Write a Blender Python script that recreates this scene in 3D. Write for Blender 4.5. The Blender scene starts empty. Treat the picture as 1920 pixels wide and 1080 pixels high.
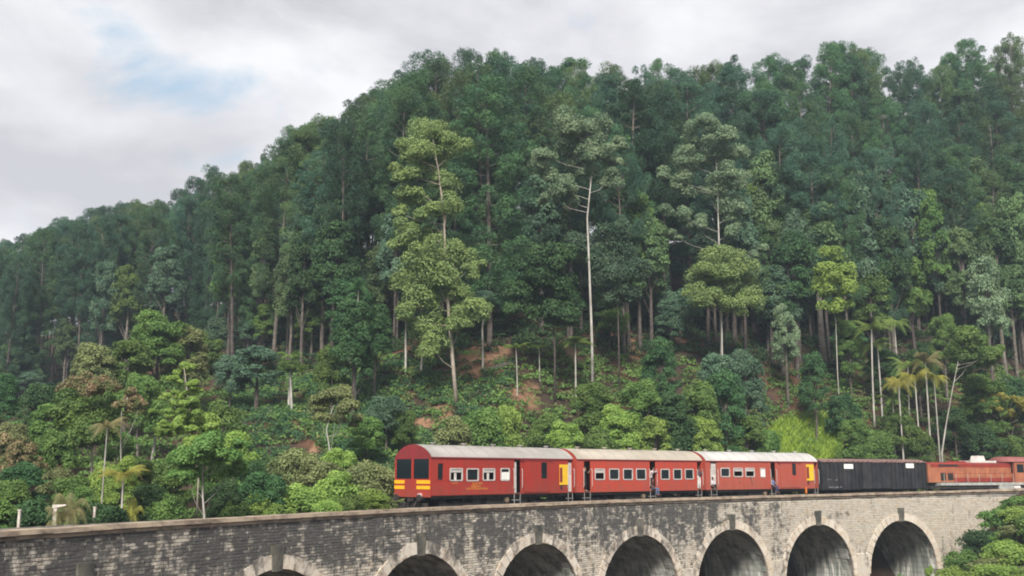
import bpy, bmesh, math, random
import numpy as np
from mathutils import Vector, Matrix
R_ = math.radians
# ------------------------------------------------------------------ camera
F, YH, CZ = 2000.0, 884.97, 2.5            # focal length in photo pixels, horizon row, eye height above the rail
PIT = math.atan((YH - 540) / F)
sc = bpy.context.scene
col = sc.collection
cd = bpy.data.cameras.new('camera'); cam = bpy.data.objects.new('camera', cd); col.objects.link(cam)
cam.location = (0, 0, CZ); cam.rotation_euler = (math.pi / 2 + PIT, 0, 0)
cd.sensor_width = 36; cd.lens = F / 1920 * 36; cd.clip_start = 0.5; cd.clip_end = 6000
sc.camera = cam
# ------------------------------------------------------------------ sky, sun, exposure
SUN_EL, SUN_AZ = R_(40), R_(184)           # azimuth clockwise from +y (the view direction)
wd = bpy.data.worlds.new('World'); sc.world = wd; wd.use_nodes = True
nt = wd.node_tree; N = nt.nodes; L = nt.links; N.clear()
def nd(t, **k):
    n = N.new(t)
    for a, b in k.items(): setattr(n, a, b)
    return n
sky = nd('ShaderNodeTexSky', sky_type='NISHITA', sun_disc=False, sun_elevation=SUN_EL, sun_rotation=SUN_AZ)
tc = nd('ShaderNodeTexCoord'); sep = nd('ShaderNodeSeparateXYZ'); L.new(tc.outputs['Generated'], sep.inputs[0])
def mth(op, a, b=None, clamp=False):
    n = nd('ShaderNodeMath', operation=op, use_clamp=clamp)
    for i, v in enumerate((a, b)):
        if v is None: continue
        if isinstance(v, (int, float)): n.inputs[i].default_value = v
        else: L.new(v, n.inputs[i])
    return n.outputs[0]
zz = mth('ADD', mth('MAXIMUM', sep.outputs[2], 0.0), 0.16)
cmb = nd('ShaderNodeCombineXYZ'); L.new(mth('DIVIDE', sep.outputs[0], zz), cmb.inputs[0]); L.new(mth('DIVIDE', sep.outputs[1], zz), cmb.inputs[1])
def noise(scale, detail, off, rough=0.55, dist=0.0):
    mp = nd('ShaderNodeMapping'); mp.inputs['Location'].default_value = off; mp.inputs['Scale'].default_value = (1, 1, 1.7); L.new(tc.outputs['Generated'], mp.inputs[0])
    n = nd('ShaderNodeTexNoise'); n.inputs['Scale'].default_value = scale; n.inputs['Detail'].default_value = detail
    n.inputs['Roughness'].default_value = rough; n.inputs['Distortion'].default_value = dist
    L.new(mp.outputs[0], n.inputs['Vector']); return n.outputs[0]
def pixdir(u, v):
    d = Vector(((u - 960) / F, 1, (540 - v) / F)); d.rotate(Matrix.Rotation(PIT, 3, 'X')); return d.normalized()
gd = pixdir(258, 132)
vs = nd('ShaderNodeVectorMath', operation='SUBTRACT'); L.new(tc.outputs['Generated'], vs.inputs[0]); vs.inputs[1].default_value = gd
vm = nd('ShaderNodeVectorMath', operation='MULTIPLY'); L.new(vs.outputs[0], vm.inputs[0]); vm.inputs[1].default_value = (1.0, 1.0, 2.0)
vl = nd('ShaderNodeVectorMath', operation='LENGTH'); L.new(vm.outputs[0], vl.inputs[0])
bump = nd('ShaderNodeMapRange', interpolation_type='SMOOTHSTEP'); L.new(vl.outputs['Value'], bump.inputs[0])
for i, v in enumerate((0.0, 0.12, 0.26, 0.0)): bump.inputs[i + 1].default_value = v
n1 = noise(6.5, 7, (3.1, 1.7, 0.4), 0.55, 0.25)
gapv = mth('ADD', n1, bump.outputs[0])
gap = nd('ShaderNodeMapRange', interpolation_type='SMOOTHSTEP'); L.new(gapv, gap.inputs[0])
for i, v in enumerate((0.58, 0.84, 0.0, 0.72)): gap.inputs[i + 1].default_value = v
n2 = noise(3.6, 9, (7.3, 2.2, 1.4), 0.56, 0.25)
cr = nd('ShaderNodeValToRGB'); L.new(n2, cr.inputs[0])
e = cr.color_ramp.elements; e[0].position = 0.39; e[0].color = (3.35, 3.35, 3.55, 1); e[1].position = 0.61; e[1].color = (5.1, 5.1, 5.2, 1)
e2 = cr.color_ramp.elements.new(0.5); e2.color = (4.25, 4.2, 4.4, 1)
mx = nd('ShaderNodeMix', data_type='RGBA'); L.new(gap.outputs[0], mx.inputs[0]); L.new(cr.outputs[0], mx.inputs[6])
sb = nd('ShaderNodeMix', data_type='RGBA', blend_type='MULTIPLY'); sb.inputs[0].default_value = 1; L.new(sky.outputs[0], sb.inputs[6]); sb.inputs[7].default_value = (0.7, 0.98, 0.92, 1)
L.new(sb.outputs[2], mx.inputs[7])
bg = nd('ShaderNodeBackground'); bg.inputs[1].default_value = 0.1; L.new(mx.outputs[2], bg.inputs[0])
wo = nd('ShaderNodeOutputWorld'); L.new(bg.outputs[0], wo.inputs[0])
sl = bpy.data.lights.new('sun', 'SUN'); sl.energy = 3.2; sl.angle = R_(14); sl.color = (1.0, 0.95, 0.87)
so = bpy.data.objects.new('sun', sl); col.objects.link(so)
sdv = Vector((math.sin(SUN_AZ) * math.cos(SUN_EL), math.cos(SUN_AZ) * math.cos(SUN_EL), math.sin(SUN_EL)))
so.rotation_euler = sdv.to_track_quat('Z', 'Y').to_euler(); so.location = (0, 0, 120)
sc.view_settings.view_transform = 'Standard'; sc.view_settings.look = 'None'; sc.view_settings.gamma = 1
sc.view_settings.exposure = 0.98; sc.view_settings.use_curve_mapping = False
sc.cycles.use_denoising = True; sc.cycles.max_bounces = 6; sc.cycles.diffuse_bounces = 3; sc.cycles.glossy_bounces = 2
sc.cycles.transmission_bounces = 3; sc.cycles.transparent_max_bounces = 4; sc.cycles.volume_bounces = 0
sc.cycles.filter_width = 1.9
# ------------------------------------------------------------------ materials
def mat(name, c1, c2=None, scale=1.0, rough=0.7, spec=0.3, metal=0.0, rnd=0.0, trans=0.0, bumpn=0.0, detail=4, lo=0.35, hi=0.65, coord='Object', stretch=None, extra=None):
    """procedural material: two colours through a noise, optional per-object value jitter, translucency and bump"""
    m = bpy.data.materials.new(name); m.use_nodes = True; t = m.node_tree; n = t.nodes; l = t.links
    b = n['Principled BSDF']; b.inputs['Roughness'].default_value = rough; b.inputs['Specular IOR Level'].default_value = spec; b.inputs['Metallic'].default_value = metal
    c2 = c2 or tuple(x * 0.82 for x in c1)
    tcn = n.new('ShaderNodeTexCoord'); v = tcn.outputs['Object']
    if coord == 'World': g = n.new('ShaderNodeNewGeometry'); v = g.outputs['Position']
    if stretch:
        mp = n.new('ShaderNodeMapping'); mp.inputs['Scale'].default_value = stretch; l.new(v, mp.inputs[0]); v = mp.outputs[0]
    tx = n.new('ShaderNodeTexNoise'); tx.inputs['Scale'].default_value = scale; tx.inputs['Detail'].default_value = detail; l.new(v, tx.inputs['Vector'])
    mr = n.new('ShaderNodeMapRange'); mr.inputs[1].default_value = lo; mr.inputs[2].default_value = hi; l.new(tx.outputs[0], mr.inputs[0])
    mi = n.new('ShaderNodeMix'); mi.data_type = 'RGBA'; l.new(mr.outputs[0], mi.inputs[0]); mi.inputs[6].default_value = (*c1, 1); mi.inputs[7].default_value = (*c2, 1)
    out = mi.outputs[2]
    if rnd:
        oi = n.new('ShaderNodeObjectInfo'); m2 = n.new('ShaderNodeMapRange'); l.new(oi.outputs['Random'], m2.inputs[0]); m2.inputs[3].default_value = 1 - rnd; m2.inputs[4].default_value = 1 + rnd
        hs = n.new('ShaderNodeHueSaturation'); l.new(m2.outputs[0], hs.inputs['Value']); l.new(out, hs.inputs['Color'])
        m3 = n.new('ShaderNodeMapRange'); l.new(oi.outputs['Random'], m3.inputs[0]); m3.inputs[3].default_value = 0.5 - rnd * 0.06; m3.inputs[4].default_value = 0.5 + rnd * 0.06
        wn = n.new('ShaderNodeMath'); wn.operation = 'MULTIPLY'; wn.inputs[1].default_value = 1; l.new(m3.outputs[0], wn.inputs[0]); l.new(wn.outputs[0], hs.inputs['Hue'])
        out = hs.outputs[0]
    l.new(out, b.inputs['Base Color'])
    if bumpn:
        bn = n.new('ShaderNodeBump'); bn.inputs['Strength'].default_value = bumpn; bn.inputs['Distance'].default_value = 0.03; l.new(tx.outputs[0], bn.inputs['Height']); l.new(bn.outputs[0], b.inputs['Normal'])
    if trans:
        tr = n.new('ShaderNodeBsdfTranslucent'); l.new(out, tr.inputs[0]); ms = n.new('ShaderNodeMixShader'); ms.inputs[0].default_value = trans
        l.new(b.outputs[0], ms.inputs[1]); l.new(tr.outputs[0], ms.inputs[2]); l.new(ms.outputs[0], n['Material Output'].inputs[0])
    return m
def leafm(name, c1, c2, rnd=0.25, scale=0.35, trans=0.3): return mat(name, tuple(min(.5, q * 1.35) for q in c1), tuple(min(.6, q * 1.5) for q in c2), scale=scale, rough=0.65, spec=0.25, rnd=rnd, trans=trans, detail=3)
M = {}
M['pine'] = leafm('pine_needles', (.036, .086, .042), (.070, .128, .050), .34)
M['pine_blue'] = leafm('pine_needles_blue', (.029, .074, .046), (.052, .104, .056), .34)
M['pine_olive'] = leafm('pine_needles_olive', (.058, .098, .042), (.095, .145, .055), .25)
M['euc_yellow'] = leafm('eucalyptus_leaves_yellow', (.115, .165, .060), (.165, .212, .070), .1, .6)
M['euc'] = leafm('eucalyptus_leaves', (.10, .15, .085), (.155, .205, .115), .2, .5)
M['euc_blue'] = leafm('eucalyptus_leaves_blue', (.048, .095, .056), (.082, .135, .078), .25, .5)
M['dark'] = leafm('dark_leaves', (.026, .062, .024), (.048, .098, .034), .25)
M['mid'] = leafm('mid_leaves', (.056, .108, .028), (.105, .17, .042), .25)
M['bright'] = leafm('bright_leaves', (.125, .20, .045), (.195, .275, .06), .15)
M['olive'] = leafm('olive_leaves', (.10, .125, .05), (.17, .19, .075), .2)
M['lime'] = leafm('lime_grass', (.14, .22, .03), (.25, .33, .048), .1, 1.2)
M['rust'] = leafm('rust_leaves', (.085, .12, .04), (.21, .15, .085), .15, 1.3)
M['dry'] = leafm('dry_frond', (.12, .12, .055), (.19, .16, .07), .2)
M['yellow'] = leafm('yellow_leaves', (.18, .19, .04), (.27, .25, .05), .15)
M['palm'] = leafm('palm_frond', (.09, .15, .035), (.16, .22, .055), .2)
M['tea'] = leafm('tea_leaves', (.028, .075, .035), (.05, .11, .045), .1, .5)
M['bark'] = mat('pine_bark', (.07, .056, .048), (.15, .128, .112), scale=2.5, rough=.9, rnd=.35, bumpn=.4)
M['pale_bark'] = mat('pale_bark', (.46, .44, .40), (.25, .23, .20), scale=2.0, rough=.8, rnd=.12, bumpn=.2, stretch=(1, 1, .4))
M['tan_bark'] = mat('tan_bark', (.25, .215, .17), (.36, .31, .255), scale=2.0, rough=.85, rnd=.1, bumpn=.2)
# ------------------------------------------------------------------ bridge line: near wall face as an arc, off = metres towards the far side
X0, Y0, TH, K = 1.5738, 67.3927, .8718, .0077
def W(s, off=0.0):
    a = TH - K * s
    return (X0 + (math.sin(TH) - math.sin(a)) / K - math.sin(a) * off, Y0 + (math.cos(a) - math.cos(TH)) / K + math.cos(a) * off, a)
def proj(x, y, z):
    z = z - CZ; c, s = math.cos(PIT), math.sin(PIT); fw = y * c + z * s; up = -y * s + z * c
    return 960 + F * x / fw, 540 - F * up / fw
def zat(v, y): t = (540 - v) / F; c, s = math.cos(PIT), math.sin(PIT); return CZ + y * (t * c + s) / (c - t * s)
def at(u, v, y): z = zat(v, y); fw = y * math.cos(PIT) + (z - CZ) * math.sin(PIT); return Vector(((u - 960) / F * fw, y, z))
BW = 7.6
_S = np.linspace(-52, 100, 400)
def _tab(off):
    us, ys = [], []
    for s in _S:
        x, y, a = W(s, off); us.append(960 + F / math.cos(PIT) * x / y); ys.append(y)
    return np.array(us), np.array(ys)
UN, DN = _tab(0); UF, DF = _tab(BW)
KU = np.array([-500, 0, 300, 440, 640, 960, 1400, 1900, 2400.])
Z_F = np.array([-2, -2, -2.5, -3, -3, -2.5, -1.5, .2, 1.])
D_E = np.array([160, 150, 145, 125, 105, 105, 120, 134, 150.]); Z_E = np.array([10, 10.7, 17.4, 14.7, 12.7, 14.8, 14.2, 16, 18.])
D_R = np.array([215, 200, 190, 165, 140, 138, 150, 172, 190.]); Z_R = np.array([15, 21, 28, 25, 27, 30, 35, 45, 50.])
def sst(a, b, x): t = np.clip((x - a) / (b - a), 0, 1); return t * t * (3 - 2 * t)
def ground(x, y):
    x = np.asarray(x, float); y = np.asarray(y, float); yy = np.maximum(y, 3.0)
    u = 960 + F / math.cos(PIT) * x / yy; uc = np.clip(u, -500, 2400)
    dn = np.interp(uc, UN, DN); df = np.interp(uc, UF, DF) + 2.5
    zf = np.interp(uc, KU, Z_F); de = np.interp(uc, KU, D_E); ze = np.interp(uc, KU, Z_E); dr = np.interp(uc, KU, D_R); zr = np.interp(uc, KU, Z_R)
    p = np.interp(y, [0], [0]) * 0
    low = -19 + 14 * sst(1500, 1850, uc)
    nearb = .8 + (low - .8) * sst(5, 34, y) * 1.0
    nearb = np.where(y < 0, .8, nearb)
    # right-hand bank in front of the bridge end
    bank = .6 - np.clip((1905 - uc) / 150, 0, 1.6) * 8.2 - np.clip(dn - 1.5 - y, 0, 60) * .28
    front = np.where(uc > 1600, np.maximum(nearb, bank), nearb)
    t1 = np.clip((y - df) / (de - df), 0, 1); t2 = np.clip((y - de) / (dr - de), 0, 1)
    back = zf + (ze - zf) * t1 + (zr - ze) * t2 + np.clip(y - dr, 0, 60) * .22 - np.clip(y - dr - 60, 0, 300) * .12
    under = low + (zf - low) * sst(dn + 1.0, df, y)
    z = np.where(y < dn + 1.0, front, np.where(y < df, under, back))
    amp = np.clip((y - df) / 10, 0, 1)
    return z + amp * (.45 * np.sin(x * .31 + 1.3) * np.cos(y * .27) + .25 * np.sin(x * .83 + y * .6))
def hit(u, v, d0=40):
    """first point on the slope behind the bridge that projects to photo pixel (u, v)"""
    ds = np.arange(d0, 260, .25); P = [at(u, v, d) for d in ds]
    g = ground([p.x for p in P], [p.y for p in P])
    dmin = np.interp(u, UF, DF) + 2
    for p, q, d in zip(P, g, ds):
        if d > dmin and q >= p.z: return Vector((p.x, p.y, float(q)))
    return P[-1]
def clampD(u, D):
    """keep plants off the bridge: behind its far edge or in front of its near face"""
    dn, df = np.interp(u, UN, DN), np.interp(u, UF, DF); return max(D, df + 1.6) if D > dn - .5 else D
def on(u, D): x = (u - 960) / F * D * math.cos(PIT) * 1.0; x = (u - 960) / F * (D * math.cos(PIT) + 5 * math.sin(PIT)); return Vector((x, D, float(ground(x, D))))
# ------------------------------------------------------------------ mesh helpers
def arrays(name, V, Q, mats, smooth=False):
    me = bpy.data.meshes.new(name); V = np.asarray(V, np.float32); Q = np.asarray(Q, np.int32); k = Q.shape[1]
    me.vertices.add(len(V)); me.vertices.foreach_set('co', V.ravel()); me.loops.add(Q.size); me.loops.foreach_set('vertex_index', Q.ravel())
    me.polygons.add(len(Q)); me.polygons.foreach_set('loop_start', np.arange(0, Q.size, k, dtype=np.int32))
    me.update(calc_edges=True); me.validate()
    for m in (mats if isinstance(mats, (list, tuple)) else [mats]): me.materials.append(m)
    me.polygons.foreach_set('use_smooth', np.full(len(Q), smooth)); return me
class MB:
    def __init__(s): s.v = []; s.f = []
    def add(s, v, f): o = len(s.v); s.v += [tuple(p) for p in v]; s.f += [tuple(i + o for i in q) for q in f]; return s
    def box(s, a, b, taper=0):
        (x0, y0, z0), (x1, y1, z1) = a, b
        return s.add([(x0, y0, z0), (x1, y0, z0), (x1, y1, z0), (x0, y1, z0), (x0 + taper, y0, z1), (x1 - taper, y0, z1), (x1 - taper, y1, z1), (x0 + taper, y1, z1)],
                     [(0, 3, 2, 1), (4, 5, 6, 7), (0, 1, 5, 4), (1, 2, 6, 5), (2, 3, 7, 6), (3, 0, 4, 7)])
    def tube(s, pts, rads, n=7, cap=True):
        pts = [Vector(p) for p in pts]; rings = []; o = len(s.v)
        if isinstance(rads, (int, float)): rads = [rads] * len(pts)
        for i, p in enumerate(pts):
            d = (pts[min(i + 1, len(pts) - 1)] - pts[max(i - 1, 0)]).normalized()
            a = d.cross(Vector((0.31, 0.95, 0.05))).normalized(); b = d.cross(a)
            for k in range(n): t = 2 * math.pi * k / n; s.v.append(tuple(p + (a * math.cos(t) + b * math.sin(t)) * rads[i]))
        for i in range(len(pts) - 1):
            for k in range(n): s.f.append((o + i * n + k, o + i * n + (k + 1) % n, o + (i + 1) * n + (k + 1) % n, o + (i + 1) * n + k))
        if cap: s.f.append(tuple(o + k for k in range(n))); s.f.append(tuple(o + (len(pts) - 1) * n + k for k in range(n)))
        return s
    def disc(s, c, axis, r, h, n=16):
        c = Vector(c); ax = Vector(axis).normalized(); return s.tube([c - ax * h / 2, c + ax * h / 2], [r, r], n)
    def prism(s, poly, y0, y1):
        n = len(poly); s.add([(x, y0, z) for x, z in poly] + [(x, y1, z) for x, z in poly], [tuple(range(n)), tuple(range(2 * n - 1, n - 1, -1))] + [(i, i + n, (i + 1) % n + n, (i + 1) % n) for i in range(n)]); return s
    def mesh(s, name, m, smooth=False):
        me = bpy.data.meshes.new(name); me.from_pydata(s.v, [], s.f); me.update()
        for q in (m if isinstance(m, (list, tuple)) else [m]): me.materials.append(q)
        bm = bmesh.new(); bm.from_mesh(me); bmesh.ops.recalc_face_normals(bm, faces=bm.faces); bm.to_mesh(me); bm.free()
        if smooth: me.polygons.foreach_set('use_smooth', np.full(len(me.polygons), True))
        return me
    def build(s, name, m, parent=None, smooth=False, **tags): return obj(name, s.mesh(name, m, smooth), parent, **tags)
def obj(name, me, parent=None, loc=None, rz=None, **tags):
    o = bpy.data.objects.new(name, me); col.objects.link(o); o.parent = parent
    if loc is not None: o.location = loc
    if rz is not None: o.rotation_euler[2] = rz
    for k, v in tags.items(): o[k] = v
    return o
def thing(name, label, category, loc=(0, 0, 0), rz=0.0, group=None):
    o = obj(name, None, None, loc, rz, label=label, category=category)
    if group: o['group'] = group
    return o
rng = np.random.default_rng(11); random.seed(5)
def leaf_quads(C, Nn, L0, asp, rg):
    """one small rhombic leaf for every centre; Nn are the facing directions"""
    n = len(C); r = rg.normal(size=(n, 3)); t = np.cross(Nn, r); t /= np.linalg.norm(t, axis=1)[:, None] + 1e-9
    b = np.cross(Nn, t); b /= np.linalg.norm(b, axis=1)[:, None] + 1e-9; Ls = (L0 * rg.uniform(.65, 1.35, n))[:, None] * .5
    V = np.stack([C - t * Ls, C - b * Ls * asp, C + t * Ls, C + b * Ls * asp], 1).reshape(-1, 3)
    return V, np.arange(4 * n).reshape(-1, 4)
def clump_leaves(cl, per, L0, asp, rg, under=-.35, jit=.55):
    """cl: rows of (x, y, z, rx, ry, rz): leaves on and inside each little dome of foliage"""
    cl = np.asarray(cl, float); n = len(cl) * per; d = rg.normal(size=(n, 3)); d /= np.linalg.norm(d, axis=1)[:, None]
    d[:, 2] = np.where(d[:, 2] < under, -d[:, 2], d[:, 2]); c = np.repeat(cl, per, 0); rad = rg.uniform(.35, 1.08, n) ** .6
    C = c[:, :3] + d * c[:, 3:6] * rad[:, None]; Nn = d + rg.normal(size=(n, 3)) * jit + np.array([0, 0, .25]); Nn /= np.linalg.norm(Nn, axis=1)[:, None]
    return leaf_quads(C, Nn, L0, asp, rg)
# ------------------------------------------------------------------ ground
def axis(lo, hi, a, b, fine, coarse):
    A = [a]; st = fine
    while A[-1] > lo: st *= 1.25; A.append(A[-1] - min(st, coarse))
    B = [b]; st = fine
    while B[-1] < hi: st *= 1.25; B.append(B[-1] + min(st, coarse))
    return np.array(A[::-1][:-1] + list(np.arange(a, b, fine)) + B)
gx = axis(-750, 750, -110, 130, 1.6, 60); gy = axis(-300, 1100, 0, 215, 1.6, 60)
GX, GY = np.meshgrid(gx, gy); GZ = ground(GX, GY); nx, ny = len(gx), len(gy)
ii, jj = np.meshgrid(np.arange(nx - 1), np.arange(ny - 1)); q = (jj * nx + ii).ravel()
M['soil'] = mat('forest_soil', (.050, .036, .026), (.13, .065, .038), scale=.2, rough=.95, spec=.1, bumpn=.6, detail=8, coord='World', lo=.45, hi=.75)
SOIL = [(905, 668, 62, 30), (880, 700, 70, 14), (985, 742, 44, 34), (795, 795, 30, 16), (592, 846, 24, 14), (830, 770, 30, 10), (520, 650, 24, 14), (1190, 640, 24, 50), (1860, 985, 30, 30)]
bare = np.zeros(GX.size)
for u, v, ru, rv in SOIL:
    P = hit(u, v) if v < 900 else on(u, 90); bare = np.maximum(bare, np.exp(-(((GX.ravel() - P.x) / (ru * P.y / F)) ** 2 + ((GY.ravel() - P.y) / max(3.5, rv * P.y / F * 3)) ** 2)))
t = M['soil'].node_tree; b = t.nodes['Principled BSDF']; src = b.inputs['Base Color'].links[0].from_socket; an = t.nodes.new('ShaderNodeAttribute'); an.attribute_name = 'bare'
nz = t.nodes.new('ShaderNodeTexNoise'); nz.inputs['Scale'].default_value = .7; nz.inputs['Detail'].default_value = 6; gg = t.nodes.new('ShaderNodeNewGeometry'); t.links.new(gg.outputs['Position'], nz.inputs['Vector'])
ad = t.nodes.new('ShaderNodeMath'); t.links.new(an.outputs['Fac'], ad.inputs[0]); t.links.new(nz.outputs[0], ad.inputs[1]); mr = t.nodes.new('ShaderNodeMapRange'); t.links.new(ad.outputs[0], mr.inputs[0]); mr.inputs[1].default_value = 1.02; mr.inputs[2].default_value = 1.34
mi = t.nodes.new('ShaderNodeMix'); mi.data_type = 'RGBA'; t.links.new(mr.outputs[0], mi.inputs[0]); t.links.new(src, mi.inputs[6]); mi.inputs[7].default_value = (.25, .145, .088, 1); t.links.new(mi.outputs[2], b.inputs['Base Color'])
gmesh = obj('ground', arrays('ground', np.stack([GX, GY, GZ], -1).reshape(-1, 3), np.stack([q, q + 1, q + nx + 1, q + nx], 1), M['soil'], True), kind='structure').data
ba = gmesh.attributes.new('bare', 'FLOAT', 'POINT'); ba.data.foreach_set('value', bare.astype(np.float32))
# ------------------------------------------------------------------ viaduct
def stone_mat(name, dark, mid, pale, warm, wear=1.0):
    m = bpy.data.materials.new(name); m.use_nodes = True; t = m.node_tree; n = t.nodes; l = t.links; b = n['Principled BSDF']; b.inputs['Roughness'].default_value = .9; b.inputs['Specular IOR Level'].default_value = .15
    g = n.new('ShaderNodeNewGeometry')
    def nz(sc_, det, st=None, off=(0, 0, 0)):
        mp = n.new('ShaderNodeMapping'); mp.inputs['Location'].default_value = off; l.new(g.outputs['Position'], mp.inputs[0])
        if st: mp.inputs['Scale'].default_value = st
        x = n.new('ShaderNodeTexNoise'); x.inputs['Scale'].default_value = sc_; x.inputs['Detail'].default_value = det; x.inputs['Roughness'].default_value = .65; l.new(mp.outputs[0], x.inputs['Vector']); return x.outputs[0]
    def ma(op, a, b_, cl=False):
        x = n.new('ShaderNodeMath'); x.operation = op; x.use_clamp = cl
        for i, v in enumerate((a, b_)):
            if isinstance(v, (int, float)): x.inputs[i].default_value = v
            else: l.new(v, x.inputs[i])
        return x.outputs[0]
    def rng_(v, a, b_, c=0., d=1.):
        x = n.new('ShaderNodeMapRange'); x.interpolation_type = 'SMOOTHSTEP'; l.new(v, x.inputs[0])
        for i, k in enumerate((a, b_, c, d)): x.inputs[i + 1].default_value = k
        return x.outputs[0]
    def mixc(f, a, b_):
        x = n.new('ShaderNodeMix'); x.data_type = 'RGBA'; l.new(f, x.inputs[0])
        for i, v in ((6, a), (7, b_)):
            if isinstance(v, tuple): x.inputs[i].default_value = (*v, 1)
            else: l.new(v, x.inputs[i])
        return x.outputs[2]
    at_ = n.new('ShaderNodeAttribute'); at_.attribute_name = 'tint'; oi = n.new('ShaderNodeObjectInfo')
    tint = ma('FRACT', ma('ADD', at_.outputs['Fac'], oi.outputs['Random']), 0)
    sp = n.new('ShaderNodeSeparateXYZ'); l.new(g.outputs['Position'], sp.inputs[0])
    age = rng_(sp.outputs[0], 8.0, 31.0, 1.0, 0.0)                      # weathering is heavier towards the valley side
    big = nz(.55, 7); fine = nz(2.6, 5); drip = nz(1.0, 6, (1.5, 1.5, .12), (5, 3, 0))
    top = rng_(sp.outputs[2], -3.6, -.6)
    bias = ma('SUBTRACT', ma('MULTIPLY', age, ma('ADD', ma('MULTIPLY', top, .40 * wear), .24 * wear)), .10 + (1 - wear) * .25)
    blk = ma('ADD', ma('MULTIPLY', ma('SUBTRACT', big, .5), 1.9), ma('MULTIPLY', ma('SUBTRACT', drip, .5), 1.45))
    blk = ma('ADD', blk, ma('MULTIPLY', ma('SUBTRACT', fine, .5), 1.5))
    blk = ma('ADD', ma('ADD', blk, bias), ma('MULTIPLY', ma('MULTIPLY', ma('SUBTRACT', tint, .5), ma('ADD', age, .12)), .30))
    bf = rng_(blk, -.02, .62)
    base = mixc(tint, pale, mid); base = mixc(rng_(fine, .42, .72), base, warm)
    c = mixc(ma('MULTIPLY', bf, .90), base, dark)
    l.new(c, b.inputs['Base Color']); bu = n.new('ShaderNodeBump'); bu.inputs['Strength'].default_value = .5; bu.inputs['Distance'].default_value = .03; l.new(fine, bu.inputs['Height']); l.new(bu.outputs[0], b.inputs['Normal'])
    return m
M['stone'] = stone_mat('weathered_stone', (.052, .054, .057), (.45, .41, .35), (.55, .50, .425), (.48, .39, .285))
M['mortar'] = mat('mortar', (.15, .14, .125), (.36, .33, .29), scale=.9, rough=.95, spec=.1, coord='World', bumpn=.3)
M['ring'] = stone_mat('arch_ring_stone', (.09, .086, .08), (.50, .445, .375), (.63, .57, .485), (.50, .38, .27), .72)
M['key'] = mat('keystone_stone', (.055, .055, .048), (.15, .14, .115), scale=1.6, rough=.9, spec=.15, coord='World', bumpn=.4)
M['coping'] = mat('coping_stone', (.36, .285, .215), (.12, .094, .072), scale=1.3, rough=.9, spec=.15, coord='World', stretch=(1, 1, 2.2), bumpn=.3, detail=7, rnd=.12, lo=.42, hi=.72)
def soffit_mat():
    m = mat('soffit_stone', (.20, .22, .19), (.56, .56, .51), scale=.8, rough=.9, spec=.15, coord='World', bumpn=.4, lo=.40, hi=.70, stretch=(1.6, 1.6, .35), detail=6, rnd=0)
    t = m.node_tree; n = t.nodes; l = t.links; b = n['Principled BSDF']; src = b.inputs['Base Color'].links[0].from_socket
    g = n.new('ShaderNodeNewGeometry'); mp = n.new('ShaderNodeMapping'); mp.inputs['Scale'].default_value = (3.2, 3.2, .30); l.new(g.outputs['Position'], mp.inputs[0])
    x = n.new('ShaderNodeTexNoise'); x.inputs['Scale'].default_value = 1.0; x.inputs['Detail'].default_value = 3; l.new(mp.outputs[0], x.inputs['Vector'])
    sp = n.new('ShaderNodeSeparateXYZ'); l.new(g.outputs['Position'], sp.inputs[0])
    r = n.new('ShaderNodeMapRange'); l.new(x.outputs[0], r.inputs[0]); r.inputs[1].default_value = .50; r.inputs[2].default_value = .66
    h = n.new('ShaderNodeMapRange'); l.new(sp.outputs[2], h.inputs[0]); h.inputs[1].default_value = -2.2; h.inputs[2].default_value = -5.5  # leach streaks strengthen downward, painting in brighter light on the lower barrel
    mu = n.new('ShaderNodeMath'); mu.operation = 'MULTIPLY'; l.new(r.outputs[0], mu.inputs[0]); l.new(h.outputs[0], mu.inputs[1])
    mi = n.new('ShaderNodeMix'); mi.data_type = 'RGBA'; l.new(mu.outputs[0], mi.inputs[0]); l.new(src, mi.inputs[6]); mi.inputs[7].default_value = (.78, .76, .70, 1); l.new(mi.outputs[2], b.inputs['Base Color']); return m
M['soffit'] = soffit_mat()
ZP = .606                                                                # parapet top above the rail
def zpar(s): return ZP + .0027 * s + max(0, s - 30) ** 2 * .00022
AR, CROWN = 4.35, -2.367
CS = [(i - 2) * 10.67 for i in range(-2, 7)]
S0, S1 = -47.8, 82.0
viaduct = thing('railway_viaduct', 'curved grey stone railway viaduct with round arches under the train', 'bridge', (X0, Y0, 0))
VI = Matrix.Translation((-X0, -Y0, 0))
def vp(s, off, z): x, y, a = W(s, off); return (x - X0, y - Y0, z)
def arch_at(s):
    for c in CS:
        if abs(s - c) < AR: return c
    return None
def zin(s):
    c = arch_at(s)
    if c is None: return None
    return zpar(c) + CROWN - AR + math.sqrt(max(0, AR * AR - (s - c) ** 2))
# solid backing: front and back face, soffits
ss = set(np.round(np.arange(S0, S1, .5), 3))
for c in CS:
    ss |= set(np.round(c + AR * np.cos(np.linspace(0, math.pi, 33)), 3))
ss = sorted(ss); mb = MB()
for a, b in zip(ss[:-1], ss[1:]):
    mid = (a + b) / 2
    inarch = arch_at(mid) is not None
    for off, sg in ((0, 1), (BW, -1)):
        ta, tb = zpar(a) - .32, zpar(b) - .32
        if off: ta, tb = .15, .15
        if inarch:
            ba = zin(a) if zin(a) is not None else zpar(arch_at(mid)) + CROWN - AR
            bb = zin(b) if zin(b) is not None else zpar(arch_at(mid)) + CROWN - AR
        else: ba = bb = -24
        mb.add([vp(a, off, ba), vp(b, off, bb), vp(b, off, tb), vp(a, off, ta)], [(0, 1, 2, 3)])
    if inarch: mb.add([vp(a, 0, ba), vp(b, 0, bb), vp(b, BW, bb), vp(a, BW, ba)], [(0, 1, 2, 3)])
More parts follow.
